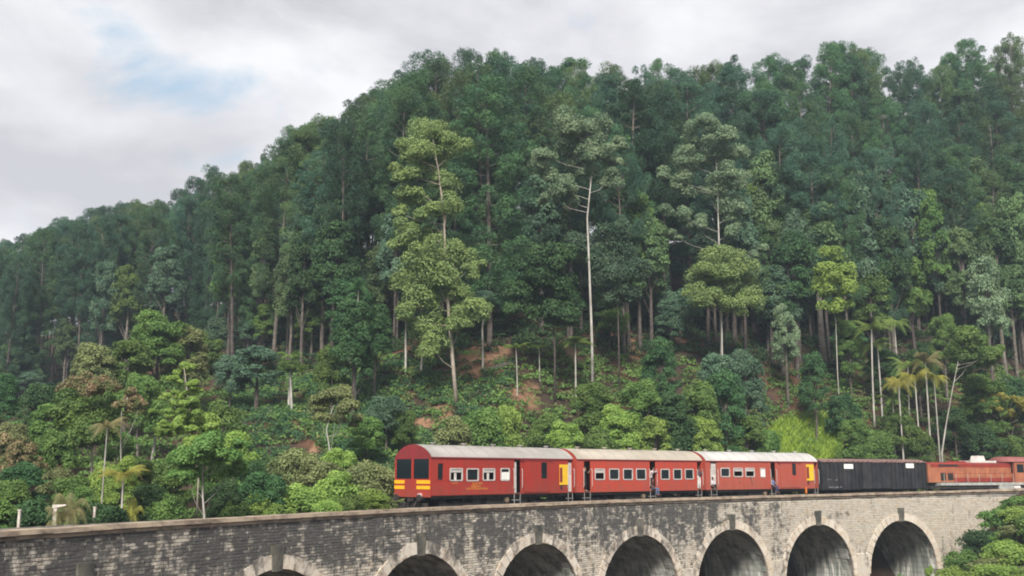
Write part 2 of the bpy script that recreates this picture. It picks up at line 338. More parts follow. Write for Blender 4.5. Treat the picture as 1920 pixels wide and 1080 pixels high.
for c in CS:
    for s in (c - AR, c + AR): mb.add([vp(s, 0, -24), vp(s, BW, -24), vp(s, BW, zpar(c) + CROWN - AR), vp(s, 0, zpar(c) + CROWN - AR)], [(0, 1, 2, 3)])
mb.build('wall_core', M['mortar'], viaduct)
# facing stones
RD = .60
def in_ring(s, z, pad=0.0):
    for c in CS:
        zc = zpar(c) + CROWN - AR
        if abs(s - c) < AR + RD:
            if z > zc:
                if math.hypot(s - c, z - zc) < AR + RD * .55 + pad: return True
            elif abs(s - c) < AR + .03: return True
    return False
stones = []
z = -9.0; ci = 0
zs = []
while z < .2: h = random.choice((.13, .145, .16)); zs.append((z, h)); z += h
for z0, h in zs:
    s = S0 + random.uniform(0, .4)
    while s < S1 - .8:
        w = random.uniform(.2, .46); a, b = s, s + w; s += w
        m_ = (a + b) / 2; top = zpar(m_) - .34
        z1 = min(z0 + h, top)
        if z1 - z0 < .06: continue
        if in_ring(a, (z0 + z1) / 2) or in_ring(b, (z0 + z1) / 2):
            if in_ring(m_, (z0 + z1) / 2): continue
            if in_ring(a, (z0 + z1) / 2): a = m_
            else: b = m_
            if in_ring(a, (z0 + z1) / 2) or in_ring(b, (z0 + z1) / 2): continue
        x, y, hd = W(m_, 0); u, v = proj(x, y, (z0 + z1) / 2)
        if v > 1130 or u < -60 or u > 2150: continue
        stones.append((u, v, a, b, z0, z1, y))
def stone_verts(w, h, g=.008, pr=None):
    pr = pr or random.uniform(.02, .05); i = .012; hw, hh = w / 2 - g, h / 2 - g
    j = lambda: random.uniform(-.007, .007)
    V = [(-hw, .02, -hh), (hw, .02, -hh), (hw, .02, hh), (-hw, .02, hh)] + [(sx * (hw - i) + j(), -pr + j(), sz * (hh - i) + j()) for sx, sz in ((-1, -1), (1, -1), (1, 1), (-1, 1))]
    return V, [(4, 5, 6, 7), (0, 1, 5, 4), (1, 2, 6, 5), (2, 3, 7, 6), (3, 0, 4, 7)]
vis = [q for q in stones if 0 < q[0] < 1920 and q[1] < 1080]; vis.sort(key=lambda q: -(q[3] - q[2]) * (q[5] - q[4]) / q[6] ** 2)
single = set(vis[:298]); protos = []
def set_tint(me, vals):
    at_ = me.attributes.new('tint', 'FLOAT', 'POINT'); at_.data.foreach_set('value', np.asarray(vals, np.float32))
for k in range(8):
    b_ = MB(); b_.add(*stone_verts(1.0, 1.0, .0)); V = []
    for p in b_.v: V.append(p)
    protos.append((b_))
pm = []
for k in range(8):
    b_ = MB(); vv, ff = stone_verts(.34, .145); b_.add([(x / .34, y, z_ / .145) for x, y, z_ in vv], ff); me = b_.mesh('stone', M['stone']); set_tint(me, np.zeros(len(me.vertices))); pm.append(me)
big = MB(); tints = []
for q_ in stones:
    u, v, a, b, z0, z1, y = q_; m_ = (a + b) / 2; x, yy, hd = W(m_, 0)
    if q_ in single:
        o = obj('stone', random.choice(pm), viaduct, (x - X0, yy - Y0, (z0 + z1) / 2), hd); o.scale = (b - a, 1, z1 - z0)
    else:
        vv, ff = stone_verts(b - a, z1 - z0); c_, s_ = math.cos(hd), math.sin(hd)
        big.add([(x - X0 + p[0] * c_ - p[1] * s_, yy - Y0 + p[0] * s_ + p[1] * c_, (z0 + z1) / 2 + p[2]) for p in vv], ff); tints += [random.random()] * 8
me = bpy.data.meshes.new('facing_stones'); me.from_pydata(big.v, [], big.f); me.materials.append(M['stone']); set_tint(me, tints)
obj('facing_stones', me, viaduct, kind='stuff')
# arch rings, keystones, soffit blocks, piers
sof = MB()
for c in CS:
    zc = zpar(c) + CROWN - AR; nv = 25
    def ring_pt(th, r, off): return vp(c + r * math.cos(th), off, zc + r * math.sin(th))
    for k in range(nv):
        t0, t1 = math.pi * k / nv, math.pi * (k + 1) / nv; tm = (t0 + t1) / 2; u, v = proj(*W(c + AR * math.cos(tm), 0)[:2], zc + AR * math.sin(tm))
        if v > 1110 or u < -80: continue
        key = k == nv // 2
        if key: t0 -= .012; t1 += .012
        g = .004 if not key else 0; pr = random.uniform(.07, .10) if not key else .12; ro = AR + RD * random.uniform(.9, 1.08) if not key else AR + 1.06
        ri = AR - .03 if not key else AR - .12; b_ = MB()
        b_.add([ring_pt(t, r, o_) for o_ in (-pr, .05) for t, r in ((t0 + g, ri), (t1 - g, ri), (t1 - g, ro), (t0 + g, ro))], [(0, 1, 2, 3), (7, 6, 5, 4), (0, 4, 5, 1), (1, 5, 6, 2), (2, 6, 7, 3), (3, 7, 4, 0)])
        me = b_.mesh('voussoir', M['key'] if key else M['ring']); set_tint(me, [0] * 8); obj('keystone' if key else 'voussoir', me, viaduct)
    # soffit lining blocks
    nr = 30
    for k in range(-9, nr + 9):
        off = .05 + random.uniform(0, .6)
        while off < BW - .3:
            w = random.uniform(.6, 1.2); o1 = min(off + w, BW - .02); dep = random.uniform(.01, .05); g = .010
            if 0 <= k < nr:
                t0, t1 = math.pi * k / nr + .003, math.pi * (k + 1) / nr - .003; P = [(c + AR * math.cos(t), zc + AR * math.sin(t)) for t in (t0, t1)]; Q = [(c + (AR - dep) * math.cos(t), zc + (AR - dep) * math.sin(t)) for t in (t0, t1)]
            else:
                sg = 1 if k < 0 else -1; kk = -k if k < 0 else k - nr + 1; za, zb = zc - kk * .45 + .012, zc - (kk - 1) * .45 - .012
                P = [(c + sg * AR, za), (c + sg * AR, zb)]; Q = [(c + sg * (AR - dep), za), (c + sg * (AR - dep), zb)]
            sof.add([vp(P[0][0], off + g, P[0][1]), vp(P[1][0], off + g, P[1][1]), vp(P[1][0], o1 - g, P[1][1]), vp(P[0][0], o1 - g, P[0][1]), vp(Q[0][0], off + g, Q[0][1]), vp(Q[1][0], off + g, Q[1][1]), vp(Q[1][0], o1 - g, Q[1][1]), vp(Q[0][0], o1 - g, Q[0][1])],
                    [(4, 5, 6, 7), (0, 1, 5, 4), (1, 2, 6, 5), (2, 3, 7, 6), (3, 0, 4, 7)]); off = o1
sof.build('soffit_blocks', M['soffit'], viaduct, kind='stuff')
for i in range(len(CS)):
    m_ = CS[i] + 10.67 / 2 if i < len(CS) else 0; zt = zpar(m_) + CROWN - 2.55; hw = .74; b_ = MB(); x, y, hd = W(m_, 0); c_, s_ = math.cos(hd), math.sin(hd)
    if i == len(CS) - 1: hw = .9; zt = zpar(m_) + CROWN - 1.6
    P = [(-hw, -.16, -24), (hw, -.16, -24), (hw, .05, -24), (-hw, .05, -24), (-hw, -.16, zt - .1), (hw, -.16, zt - .1), (hw, .05, zt), (-hw, .05, zt)]
    b_.add([(x - X0 + p[0] * c_ - p[1] * s_, y - Y0 + p[0] * s_ + p[1] * c_, p[2]) for p in P], [(0, 1, 2, 3), (4, 5, 6, 7), (0, 1, 5, 4), (1, 2, 6, 5), (2, 3, 7, 6), (3, 0, 4, 7)])
    if i < len(CS) - 1:
        me = b_.mesh('pier_strip', M['stone']); set_tint(me, [.9] * 8); obj('pier_strip', me, viaduct)
# coping slabs
s = S0
while s < S1 - 1:
    w = random.uniform(1.1, 1.7); a, b = s + .006, min(s + w, S1) - .006; s += w; h0 = .32 + random.uniform(-.01, .01); dz = random.uniform(-.012, .012); b_ = MB()
    for lo, hi, o0, o1 in ((h0 + .01, .17, -.10, .50), (.17, 0, -.22 + random.uniform(-.02, .02), .56)):
        b_.add([vp(a, o0, zpar(a) - lo + dz), vp(b, o0, zpar(b) - lo + dz), vp(b, o1, zpar(b) - lo + dz), vp(a, o1, zpar(a) - lo + dz), vp(a, o0 + .02, zpar(a) - hi + dz), vp(b, o0 + .02, zpar(b) - hi + dz), vp(b, o1, zpar(b) - hi + dz), vp(a, o1, zpar(a) - hi + dz)],
               [(0, 1, 2, 3), (4, 5, 6, 7), (0, 1, 5, 4), (1, 2, 6, 5), (2, 3, 7, 6), (3, 0, 4, 7)])
    b_.build('coping_stone', M['coping'], viaduct)
# deck and track
M['ballast'] = mat('ballast', (.16, .145, .13), (.07, .06, .055), scale=6, rough=.95, coord='World', bumpn=.8)
M['rail'] = mat('rail_steel', (.16, .10, .07), (.25, .2, .17), scale=4, rough=.5, metal=.6)
mb = MB()
for a, b in zip(np.arange(S0, S1, 2.0), np.arange(S0 + 2, S1 + 2, 2.0)): mb.add([vp(a, .45, -.2), vp(b, .45, -.2), vp(b, BW, -.2), vp(a, BW, -.2)], [(0, 1, 2, 3)])
mb.build('deck', M['ballast'], viaduct)
TO = 3.87
track = thing('railway_track', 'broad gauge railway track laid along the top of the viaduct', 'railway', (X0, Y0, 0))
for o_ in (-.838, .838):
    b_ = MB()
    for a, b in zip(np.arange(S0, S1, 2.0), np.arange(S0 + 2, S1 + 2, 2.0)):
        b_.add([vp(t, TO + o_ + w, z_) for t in (a, b) for w, z_ in ((-.035, -.16), (.035, -.16), (.035, 0), (-.035, 0))], [(0, 1, 5, 4), (1, 2, 6, 5), (2, 3, 7, 6), (3, 0, 4, 7)])
    b_.build('rail', M['rail'], track)
b_ = MB()
for t in np.arange(S0 + .3, S1 - .5, .65):
    x, y, hd = W(t, TO); c_, s_ = math.cos(hd), math.sin(hd); b2 = MB().box((-.12, -1.35, -.2), (.12, 1.35, -.155))
    b_.add([(x - X0 + p[0] * c_ - p[1] * s_, y - Y0 + p[0] * s_ + p[1] * c_, p[2]) for p in b2.v], b2.f)
M['sleeper'] = mat('sleeper_wood', (.07, .05, .04), (.12, .09, .07), scale=3, rough=.95)
b_.build('sleepers', M['sleeper'], track, kind='stuff')
# ------------------------------------------------------------------ train
HW, SILL, CANT, RTOP = 1.5, 1.12, 3.36, 4.13
def paint(name, c, c2, **k): return mat(name, c, c2, scale=1.0, rough=k.pop('rough', .5), spec=.35, detail=7, lo=.36, hi=.70, stretch=(1.6, 1.6, .4), **k)
def dirty(m, z0, z1, c, amt):
    """road dust thrown up over the lower panels, blotchy and uneven"""
    t = m.node_tree; n = t.nodes; l = t.links; b = n['Principled BSDF']; src = b.inputs['Base Color'].links[0].from_socket; tc_ = n.new('ShaderNodeTexCoord'); sp = n.new('ShaderNodeSeparateXYZ'); l.new(tc_.outputs['Object'], sp.inputs[0])
    mr = n.new('ShaderNodeMapRange'); l.new(sp.outputs[2], mr.inputs[0])
    for i, k in enumerate((z1, z0, 0, 1)): mr.inputs[i + 1].default_value = k
    mp = n.new('ShaderNodeMapping'); mp.inputs['Scale'].default_value = (2.5, 2.5, .5); l.new(tc_.outputs['Object'], mp.inputs[0]); tx = n.new('ShaderNodeTexNoise'); tx.inputs['Scale'].default_value = 1.6; tx.inputs['Detail'].default_value = 6; l.new(mp.outputs[0], tx.inputs['Vector'])
    r2 = n.new('ShaderNodeMapRange'); l.new(tx.outputs[0], r2.inputs[0]); r2.inputs[1].default_value = .35; r2.inputs[2].default_value = .75; r2.inputs[4].default_value = amt
    ad = n.new('ShaderNodeMath'); ad.operation = 'ADD'; ad.inputs[1].default_value = .25; l.new(mr.outputs[0], ad.inputs[0]); mu = n.new('ShaderNodeMath'); mu.operation = 'MULTIPLY'; l.new(ad.outputs[0], mu.inputs[0]); l.new(r2.outputs[0], mu.inputs[1])
    mi = n.new('ShaderNodeMix'); mi.data_type = 'RGBA'; mi.clamp_factor = True; l.new(mu.outputs[0], mi.inputs[0]); l.new(src, mi.inputs[6]); mi.inputs[7].default_value = (*c, 1); l.new(mi.outputs[2], b.inputs['Base Color']); return m
M['red'] = paint('coach_red_paint', (.35, .028, .018), (.27, .03, .022))
M['red2'] = paint('coach_orange_red_paint', (.45, .052, .028), (.36, .06, .042))
M['red3'] = paint('coach_faded_red_paint', (.37, .085, .058), (.38, .058, .034))
M['maroon'] = paint('maroon_paint', (.22, .026, .03), (.17, .024, .026))
for k_ in ('red', 'red2', 'red3'): dirty(M[k_], 1.1, 2.0, (.16, .085, .06), .55)
M['roof1'] = mat('roof_grey_paint', (.37, .35, .325), (.24, .225, .205), scale=.8, rough=.6, detail=8, lo=.3, hi=.75, stretch=(.5, 1.5, 1.5))
M['roof2'] = mat('roof_cream_paint', (.43, .385, .32), (.30, .26, .205), scale=.8, rough=.6, detail=8, lo=.3, hi=.75, stretch=(.5, 1.5, 1.5))
M['roof3'] = mat('roof_white_paint', (.50, .485, .47), (.35, .335, .32), scale=.8, rough=.6, detail=8, lo=.3, hi=.75, stretch=(.5, 1.5, 1.5))
M['seam'] = mat('roof_seam_grey', (.24, .225, .21), (.34, .32, .30), scale=3, rough=.8)
M['black'] = mat('underframe_black', (.018, .017, .017), (.045, .038, .034), scale=2, rough=.8)
M['inside'] = mat('coach_interior', (.10, .085, .07), (.06, .05, .045), scale=2, rough=.9)
M['alu'] = mat('window_frame_grey', (.50, .47, .45), (.40, .37, .35), scale=3, rough=.5)
M['cream'] = mat('cream_panel', (.62, .58, .54), (.50, .46, .43), scale=2, rough=.6)
M['white'] = mat('white_paint', (.80, .80, .76), (.70, .70, .66), scale=2, rough=.6)
M['yellow_p'] = mat('yellow_paint', (.80, .50, .02), (.70, .44, .03), scale=2, rough=.5)
M['amber_p'] = mat('amber_paint', (.85, .42, .015), (.75, .36, .015), scale=2, rough=.5)
M['gold'] = mat('gold_lettering', (.62, .27, .03), (.5, .2, .03), scale=3, rough=.6)
M['steel'] = mat('grey_steel', (.32, .31, .30), (.22, .21, .20), scale=2, rough=.55, metal=.2)
M['tanp'] = mat('tan_metal', (.22, .16, .10), (.13, .10, .07), scale=3, rough=.7)
def glass_mat():
    m = bpy.data.materials.new('window_glass'); m.use_nodes = True; b = m.node_tree.nodes['Principled BSDF']
    b.inputs['Base Color'].default_value = (.012, .02, .024, 1); b.inputs['Roughness'].default_value = .12; b.inputs['Specular IOR Level'].default_value = .28; b.inputs['Alpha'].default_value = .72
    return m
M['glass'] = glass_mat()
class Vehicle:
    """frame of one vehicle: x along the track, y towards the far side, z up from the rail; near side at y = -HW"""
    def __init__(s, name, label, category, sa, sb, hw=HW):
        p, q = W(sa, TO), W(sb, TO); s.len = math.hypot(q[0] - p[0], q[1] - p[1]); s.rz = math.atan2(q[1] - p[1], q[0] - p[0]); s.hw = hw
        s.org = Vector(((p[0] + q[0]) / 2, (p[1] + q[1]) / 2, 0)); s.root = thing(name, label, category, s.org, s.rz); s.d = Vector((math.cos(s.rz), math.sin(s.rz))); s.n = Vector((-s.d.y, s.d.x)); s.h = s.len / 2
    def lx(s, u, y=None, z=2.3):
        """length coordinate on the near side that shows at photo column u"""
        y = -s.hw if y is None else y; k = (u - 960) / F; lo, hi = -s.h - 12, s.h + 12
        for _ in range(50):
            m_ = (lo + hi) / 2; p = s.org.xy + s.d * m_ + s.n * y
            if proj(p.x, p.y, z)[0] < u: lo = m_
            else: hi = m_
        return (lo + hi) / 2
    def lz(s, x, v, y=None):
        y = -s.hw if y is None else y; p = s.org.xy + s.d * x + s.n * y; return zat(v, p.y)
def wall_holes(mb, x0, x1, z0, z1, holes, y, t, sgn):
    """a wall in the xz plane with rectangular openings, thickness t going inwards"""
    xs = sorted({x0, x1, *[min(max(h[i], x0), x1) for h in holes for i in (0, 1)]}); zs_ = sorted({z0, z1, *[min(max(h[i], z0), z1) for h in holes for i in (2, 3)]})
    for a, b in zip(xs[:-1], xs[1:]):
        for c, d in zip(zs_[:-1], zs_[1:]):
            mx_, mz = (a + b) / 2, (c + d) / 2
            if any(h[0] < mx_ < h[1] and h[2] < mz < h[3] for h in holes): continue
            mb.add([(a, y, c), (b, y, c), (b, y, d), (a, y, d)], [(0, 1, 2, 3)]); yi = y + t * sgn; mb.add([(a, yi, c), (b, yi, c), (b, yi, d), (a, yi, d)], [(0, 1, 2, 3)])
    for h in holes:
        a, b, c, d = max(h[0], x0), min(h[1], x1), max(h[2], z0), min(h[3], z1); yi = y + t * sgn
        mb.add([(a, y, c), (b, y, c), (b, y, d), (a, y, d), (a, yi, c), (b, yi, c), (b, yi, d), (a, yi, d)], [(0, 1, 5, 4), (1, 2, 6, 5), (2, 3, 7, 6), (3, 0, 4, 7)])
def rrect(a, b, c, d, r, n=4):
    P = []
    for cx_, cz_, t in ((b - r, d - r, 0), (a + r, d - r, 90), (a + r, c + r, 180), (b - r, c + r, 270)):
        for k in range(n + 1): q = R_(t + 90 * k / n); P.append((cx_ + r * math.cos(q), cz_ + r * math.sin(q)))
    return P
def frame_ring(mb, a, b, c, d, w, y, pr, r=.09):
    """rounded window surround standing pr proud of plane y (towards -y for positive pr)"""
    O, I = rrect(a, b, c, d, r), rrect(a + w, b - w, c + w, d - w, max(.02, r - w * .5)); n = len(O); yo = y - pr; yi = y + .04 * (1 if pr > 0 else -1)
    mb.add([(p[0], yo, p[1]) for p in O] + [(p[0], yo, p[1]) for p in I] + [(p[0], yi, p[1]) for p in O] + [(p[0], yi, p[1]) for p in I],
           [f for k in range(n) for f in ((k, (k + 1) % n, n + (k + 1) % n, n + k), (k, 2 * n + k, 2 * n + (k + 1) % n, (k + 1) % n), (n + k, n + (k + 1) % n, 3 * n + (k + 1) % n, 3 * n + k))])
def bogie(veh, x, wheel=.44, nax=2, name='bogie'):
    b = MB()
    for y in (-1.02, 1.02):
        b.box((x - 1.45, y - .06, .42), (x + 1.45, y + .06, .66)); b.box((x - .5, y - .1, .3), (x + .5, y + .1, .44))
        for dx in (-1.0, 1.0): b.box((x + dx - .17, y - .12, .3), (x + dx + .17, y + .12, .62))
    b.box((x - .2, -1.1, .5), (x + .2, 1.1, .75)); o = b.build(name, M['black'], veh.root)
    for dx in (-1.0, 1.0):
        for y in (-.82, .82): MB().disc((x + dx, y, wheel), (0, 1, 0), wheel, .12, 18).build('wheel', M['black'], o)
def underframe(veh, boxes):
    b = MB()
    for y in (-1.35, 1.25): b.box((-veh.h + .15, y, .93), (veh.h - .15, y + .1, SILL + .0))
    b.box((-veh.h + 4.3, -.7, .42), (veh.h - 4.3, .7, .93))
    b.box((-veh.h + .3, -.15, .8), (veh.h - .3, .15, 1.05))
    for x0, x1, z0 in boxes: b.box((x0, -1.15, z0), (x1, 1.15, .92))
    b.box((-veh.h + .4, 1.0, .12), (veh.h - .4, 1.06, .93)); b.box((-veh.h + 4.4, -1.0, .3), (veh.h - 4.4, -.95, .9))  # long black boards added to keep the gap below the body dark
    b.build('underframe', M['black'], veh.root)
    for x in (-veh.h, veh.h):
        sg = -1 if x < 0 else 1
        c = MB(); c.box((min(x, x + sg * .35), -.1, .78), (max(x, x + sg * .35), .1, 1.0)); c.build('coupler', M['black'], veh.root)
        for y in (-.95, .95):
            c = MB(); c.tube([(x, y, 1.0), (x + sg * .42, y, 1.0)], .08, 8); c.disc((x + sg * .44, y, 1.0), (1, 0, 0), .21, .05, 14); c.build('buffer', M['black'], veh.root)
def roof_mesh(h, hw, cant, top, n=14, e0=0, e1=0):
    b = MB(); P = [(-hw * math.cos(math.pi * k / n), cant + (top - cant) * math.sin(math.pi * k / n) ** 1.6) for k in range(n + 1)]
    V = [(x, y, z_) for x in (-h - e0, h + e1) for y, z_ in P] + [(x, y * .97, z_ - .05) for x in (-h - e0, h + e1) for y, z_ in P]; m_ = n + 1
    return b.add(V, [(k, k + 1, m_ + k + 1, m_ + k) for k in range(n)] + [(2 * m_ + k, 2 * m_ + k + 1, 3 * m_ + k + 1, 3 * m_ + k) for k in range(n)]), P
def coach(name, label, sa, sb, red, roofm, wins, doors, front=False, extra_hole=()):
    """wins: (u0, u1, v0, v1, style); doors: (u0, u1, v0)"""
    v = Vehicle(name, label, 'railway carriage', sa, sb); r = v.root; holes = []; W_ = []
    for u0, u1, v0, v1, st in wins:
        a, b = v.lx(u0), v.lx(u1); m_ = (a + b) / 2; c, d = v.lz(m_, v1), v.lz(m_, v0); W_.append((a, b, c, d, st)); i = .05 if st != 'slot' else 0; holes.append((a + i, b - i, c + i, d - i))
    D_ = []
    for u0, u1, v0, kind in doors:
        a, b = v.lx(u0), v.lx(u1); d = v.lz((a + b) / 2, v0); D_.append((a, b, d, kind)); holes.append((a, b, SILL + .02, d))
    holes += list(extra_hole)
    b = MB(); wall_holes(b, -v.h, v.h, SILL, CANT, holes, -HW, .06, 1); wall_holes(b, -v.h, v.h, SILL, CANT, [], HW, .06, -1)  # far wall left solid, without windows, to darken the interior
    ends = [(v.h, -1)] if front else [(-v.h, 1), (v.h, -1)]
    n = 14; P = [(-HW * math.cos(math.pi * k / n), CANT + (RTOP - CANT - .02) * math.sin(math.pi * k / n) ** 1.6) for k in range(n + 1)]
    for x, sg in ends:
        for xx in (x, x + sg * .05): b.add([(xx, -HW, SILL), (xx, HW, SILL)] + [(xx, y, z_) for y, z_ in P[::-1]], [tuple(range(len(P) + 2))])
    b.build('body', red, r)
    MB().box((-v.h + .06, -HW + .07, SILL - .05), (v.h - .06, HW - .07, SILL + .06)).build('floor', M['inside'], r)
    b = MB(); b.box((-v.h + .1, -HW + .08, CANT - .12), (v.h - .1, HW - .08, CANT - .08)).build('ceiling', M['inside'], r)
    rm, _ = roof_mesh(v.h, HW + .04, CANT, RTOP); ro = rm.build('roof', roofm, r, True)
    b = MB(); b.box((-v.h, -HW - .05, CANT - .06), (v.h, -HW - .003, CANT + .02)); b.build('gutter', M['maroon'], ro)
    for k in range(12):
        x = -v.h + v.len * (k + .5) / 12; b = MB(); n_ = 14; Pp = [(-(HW + .045) * math.cos(math.pi * q / n_), CANT + (RTOP + .012 - CANT) * math.sin(math.pi * q / n_) ** 1.6) for q in range(n_ + 1)]
        b.add([(xx, y, z_ + .008) for xx in (x - .02, x + .02) for y, z_ in Pp], [(q, q + 1, n_ + 2 + q, n_ + 1 + q) for q in range(n_)]); b.build('roof_seam', M['seam'], ro)
    for z_ in (SILL + .88, SILL + .03): MB().box((-v.h, -HW - .014, z_), (D_[0][0] - .12 if D_[0][0] > -v.h + 1.5 else -v.h + .02, -HW - .002, z_ + .035)).build('beading', red, r)
    for k in range(5):
        x = -v.h + v.len * (k + .5) / 5; b = MB(); b.tube([(x, -.25, RTOP - .05), (x, -.25, RTOP + .08)], .11, 10); b.disc((x, -.25, RTOP + .1), (0, 0, 1), .19, .05, 12); b.build('ventilator', roofm, ro)
    for a, b_, c, d, st in W_:
        k = MB()
        if st == 'slot': frame_ring(k, a, b_, c, d, .03, -HW, .012, .14)
        else: frame_ring(k, a, b_, c, d, .075, -HW, .03)
        wn = k.build('window', red if st == 'slot' else M['alu'], r); i = .06
        if st == 'white': MB().box((a + i, -HW + .01, c + i), (b_ - i, -HW + .03, c + (d - c) * .68)).build('blind', M['white'], wn); MB().box((a + i, -HW + .012, c + (d - c) * .68), (b_ - i, -HW + .025, d - i)).build('pane', M['glass'], wn)
        elif st == 'blind': MB().box((a + i, -HW + .01, c + i), (b_ - i, -HW + .03, d - i)).build('blind', M['white'], wn)
        elif st == 'half':   # sash pushed up: only the upper third is glazed and the sash bar shows
            MB().box((a + i, -HW + .01, c + (d - c) * .62), (b_ - i, -HW + .03, d - i)).build('shutter', M['alu'], wn)
        elif st == 'post':
            MB().box((a + i, -HW + .01, c + (d - c) * .66), (b_ - i, -HW + .03, d - i)).build('shutter', M['alu'], wn); MB().box((a + (b_ - a) * .38, -HW + .02, c + i), (a + (b_ - a) * .54, -HW + .05, c + (d - c) * .62)).build('sash_bar', M['cream'], wn)
        elif st == 'curtain':
            MB().box((a + i, -HW + .03, c + i), (b_ - i, -HW + .04, d - i)).build('pane', M['glass'], wn); MB().box((a + (b_ - a) * .72, -HW + .07, c), (b_ - i, -HW + .1, d)).build('curtain', M['cream'], wn)
        else: MB().box((a + i, -HW + .02, c + i), (b_ - i, -HW + .035, d - i)).build('pane', M['glass'], wn)
    for a, b_, d, kind in D_:
        # open doorway: inner leaf swung in, grab rails, hanging steps
        if kind in ('leaf', 'leafr'):
            x0_, x1_ = (a, a + (b_ - a) * .5) if kind == 'leaf' else (a + (b_ - a) * .25, b_)
            lf = MB().box((x0_, -HW + .10, SILL + .07), (x1_, -HW + .13, d - .12)).build('door', M['cream'], r); MB().box((x0_ + .08, -HW + .09, SILL + 1.2), (x1_ - .08, -HW + .0995, d - .3)).build('pane', M['alu'], lf)
            MB().box((a - .02, -HW + .78, SILL + .07), (b_ + .5, -HW + .82, d)).build('partition', M['cream'], r)
        elif kind == 'blue':
            MB().box((a - .1, -HW + .9, SILL + .07), (b_ + .6, -HW + .94, d - .35)).build('partition', mat('blue_grey_panel', (.17, .25, .29), (.12, .18, .21), scale=1), r)
        else: MB().box((a - .1, -HW + 1.2, SILL + .07), (b_ + .5, -HW + 1.24, d)).build('partition', M['maroon'], r)
        for x in (a - .08, b_ + .08): MB().tube([(x, -HW, SILL + .35), (x, -HW - .07, SILL + .45), (x, -HW - .07, SILL + 1.5), (x, -HW, SILL + 1.6)], .022, 6).build('handrail', M['alu'], r)
        st = MB()
        for z_ in (.42, .72): st.box((a + .02, -HW - .03, z_), (b_ - .02, -HW + .25, z_ + .04))
        for x in (a + .02, b_ - .06): st.box((x, -HW, .42), (x + .04, -HW + .04, SILL))
        st.build('step', M['steel'], r)
    underframe(v, [(-1.6, .4, .45), (1.2, 2.4, .5), (-2.9, -2.2, .55)]); bogie(v, -v.h + 2.6); bogie(v, v.h - 2.6)
    return v
def slide_door(v, u0, u1, uw0, uw1, vw0, vw1, red):
    a, b = v.lx(u0), v.lx(u1); o = MB().box((a, -HW - .05, SILL + .1), (b, -HW - .012, CANT - .16)).build('sliding_door', red, v.root)
    p, q = v.lx(uw0), v.lx(uw1); c, d = v.lz(p, vw1), v.lz(p, vw0); k = MB(); k.prism(rrect(p, q, c, d, .05), -HW - .062, -HW - .051); k.build('pane', M['glass'], o)
    MB().box((a - .3, -HW - .07, CANT - .16), (b + .25, -HW - .003, CANT - .09)).build('door_rail', M['maroon'], v.root)
def yellow_panel(v, u0, u1, v0, v1, ug):
    a, b = v.lx(u0), v.lx(u1); c, d = v.lz(a, v1), v.lz(a, v0); o = MB().box((a, -HW - .05, c), (b, -HW - .003, d)).build('yellow_plate', M['yellow_p'], v.root)
    g = v.lx(ug); MB().box((a + .1 - .12, -HW - .075, c + .18), (g, -HW - .051, d - .2)).build('grab_recess', M['maroon'], o); MB().box((a + .1, -HW - .06, c - .28), (a + .25, -HW - .01, c - .02)).build('lamp_bracket', M['black'], v.root)
c1 = coach('observation_carriage', 'leading bright red carriage with glazed rounded end and yellow end stripes', -7.0, 6.45, M['red'], M['roof1'],
    [(820, 831.5, 868, 901, 'slot'), (843, 867.5, 877.5, 902, 'post'), (874.5, 897.5, 878, 902.5, 'curtain'), (905, 928, 878, 901.5, 'post'), (938.5, 955.5, 877.5, 901.5, 'white')],
    [(964, 976.5, 862.5, 'leaf'), (1065, 1074, 863.5, 'leafr')], front=True)
slide_door(c1, 982, 1031, 1014, 1024, 867, 897, M['red']); yellow_panel(c1, 1049, 1064, 871, 909, 1053)
# glazed leading end
e = MB(); x = -c1.h; zb, zt = SILL + .98, CANT - .10
fr = M['maroon']; n = 16; P = [(-HW * math.cos(math.pi * k / n), CANT + (RTOP - CANT) * math.sin(math.pi * k / n) ** 1.6) for k in range(n + 1)]
e.add([(x - t, y, z_) for t in (0.06, 0) for y, z_ in [(-HW, CANT - .1), *P, (HW, CANT - .1)]], [tuple(range(n + 3)), tuple(range(2 * n + 5, n + 2, -1))] + [(k, k + 1, n + 4 + k, n + 3 + k) for k in range(n + 2)]); e.build('end_dome', M['maroon'], c1.root)
e = MB()
e.box((x - .05, -HW, SILL - .08), (x, HW, zb)); e.box((x - .05, -HW, zb), (x, -HW + .14, zt)); e.box((x - .05, HW - .14, zb), (x, HW, zt)); e.box((x - .05, -.09, zb), (x, .09, zt)); e.build('end_frame', M['red'], c1.root)
for y0, y1 in ((-HW + .14, -.09), (.09, HW - .14)):
    MB().box((x - .03, y0, zb), (x - .015, y1, zt)).build('end_window', M['glass'], c1.root)
    for z_ in (SILL + .38, SILL + .70):
        w0, w1 = (y0 - .12, y0 + .98) if y0 < 0 else (y1 - .72, y1 + .13)
        MB().box((x - .075, w0, z_), (x - .051, w1, z_ + .2)).build('end_stripe', M['amber_p'], c1.root)
MB().disc((x - .14, -.72, SILL + .02), (1, 0, 0), .14, .16, 14).build('lamp', mat('pinkish_lens', (.62, .45, .42), (.5, .36, .34), rough=.3), c1.root)
b = MB(); b.tube([(x - .1, .5, .75), (x - .22, .5, .45), (x - .2, .55, .25)], .05); b.tube([(x - .1, -.4, .8), (x - .25, -.4, .5), (x - .2, -.38, .28)], .05); b.build('brake_hose', M['black'], c1.root)
MB().box((x - .02, -1.2, .35), (x + .1, 1.2, .7)).build('rail_guard', M['black'], c1.root)
for sx in (-.85, -.2, .55):   # seats seen through the end glass
    s_ = MB(); s_.box((x + .7, sx - .25, SILL + .07), (x + 1.2, sx + .25, SILL + .5)); s_.box((x + 1.1, sx - .25, SILL + .5), (x + 1.22, sx + .25, SILL + 1.05)); s_.build('seat', M['cream'], c1.root)
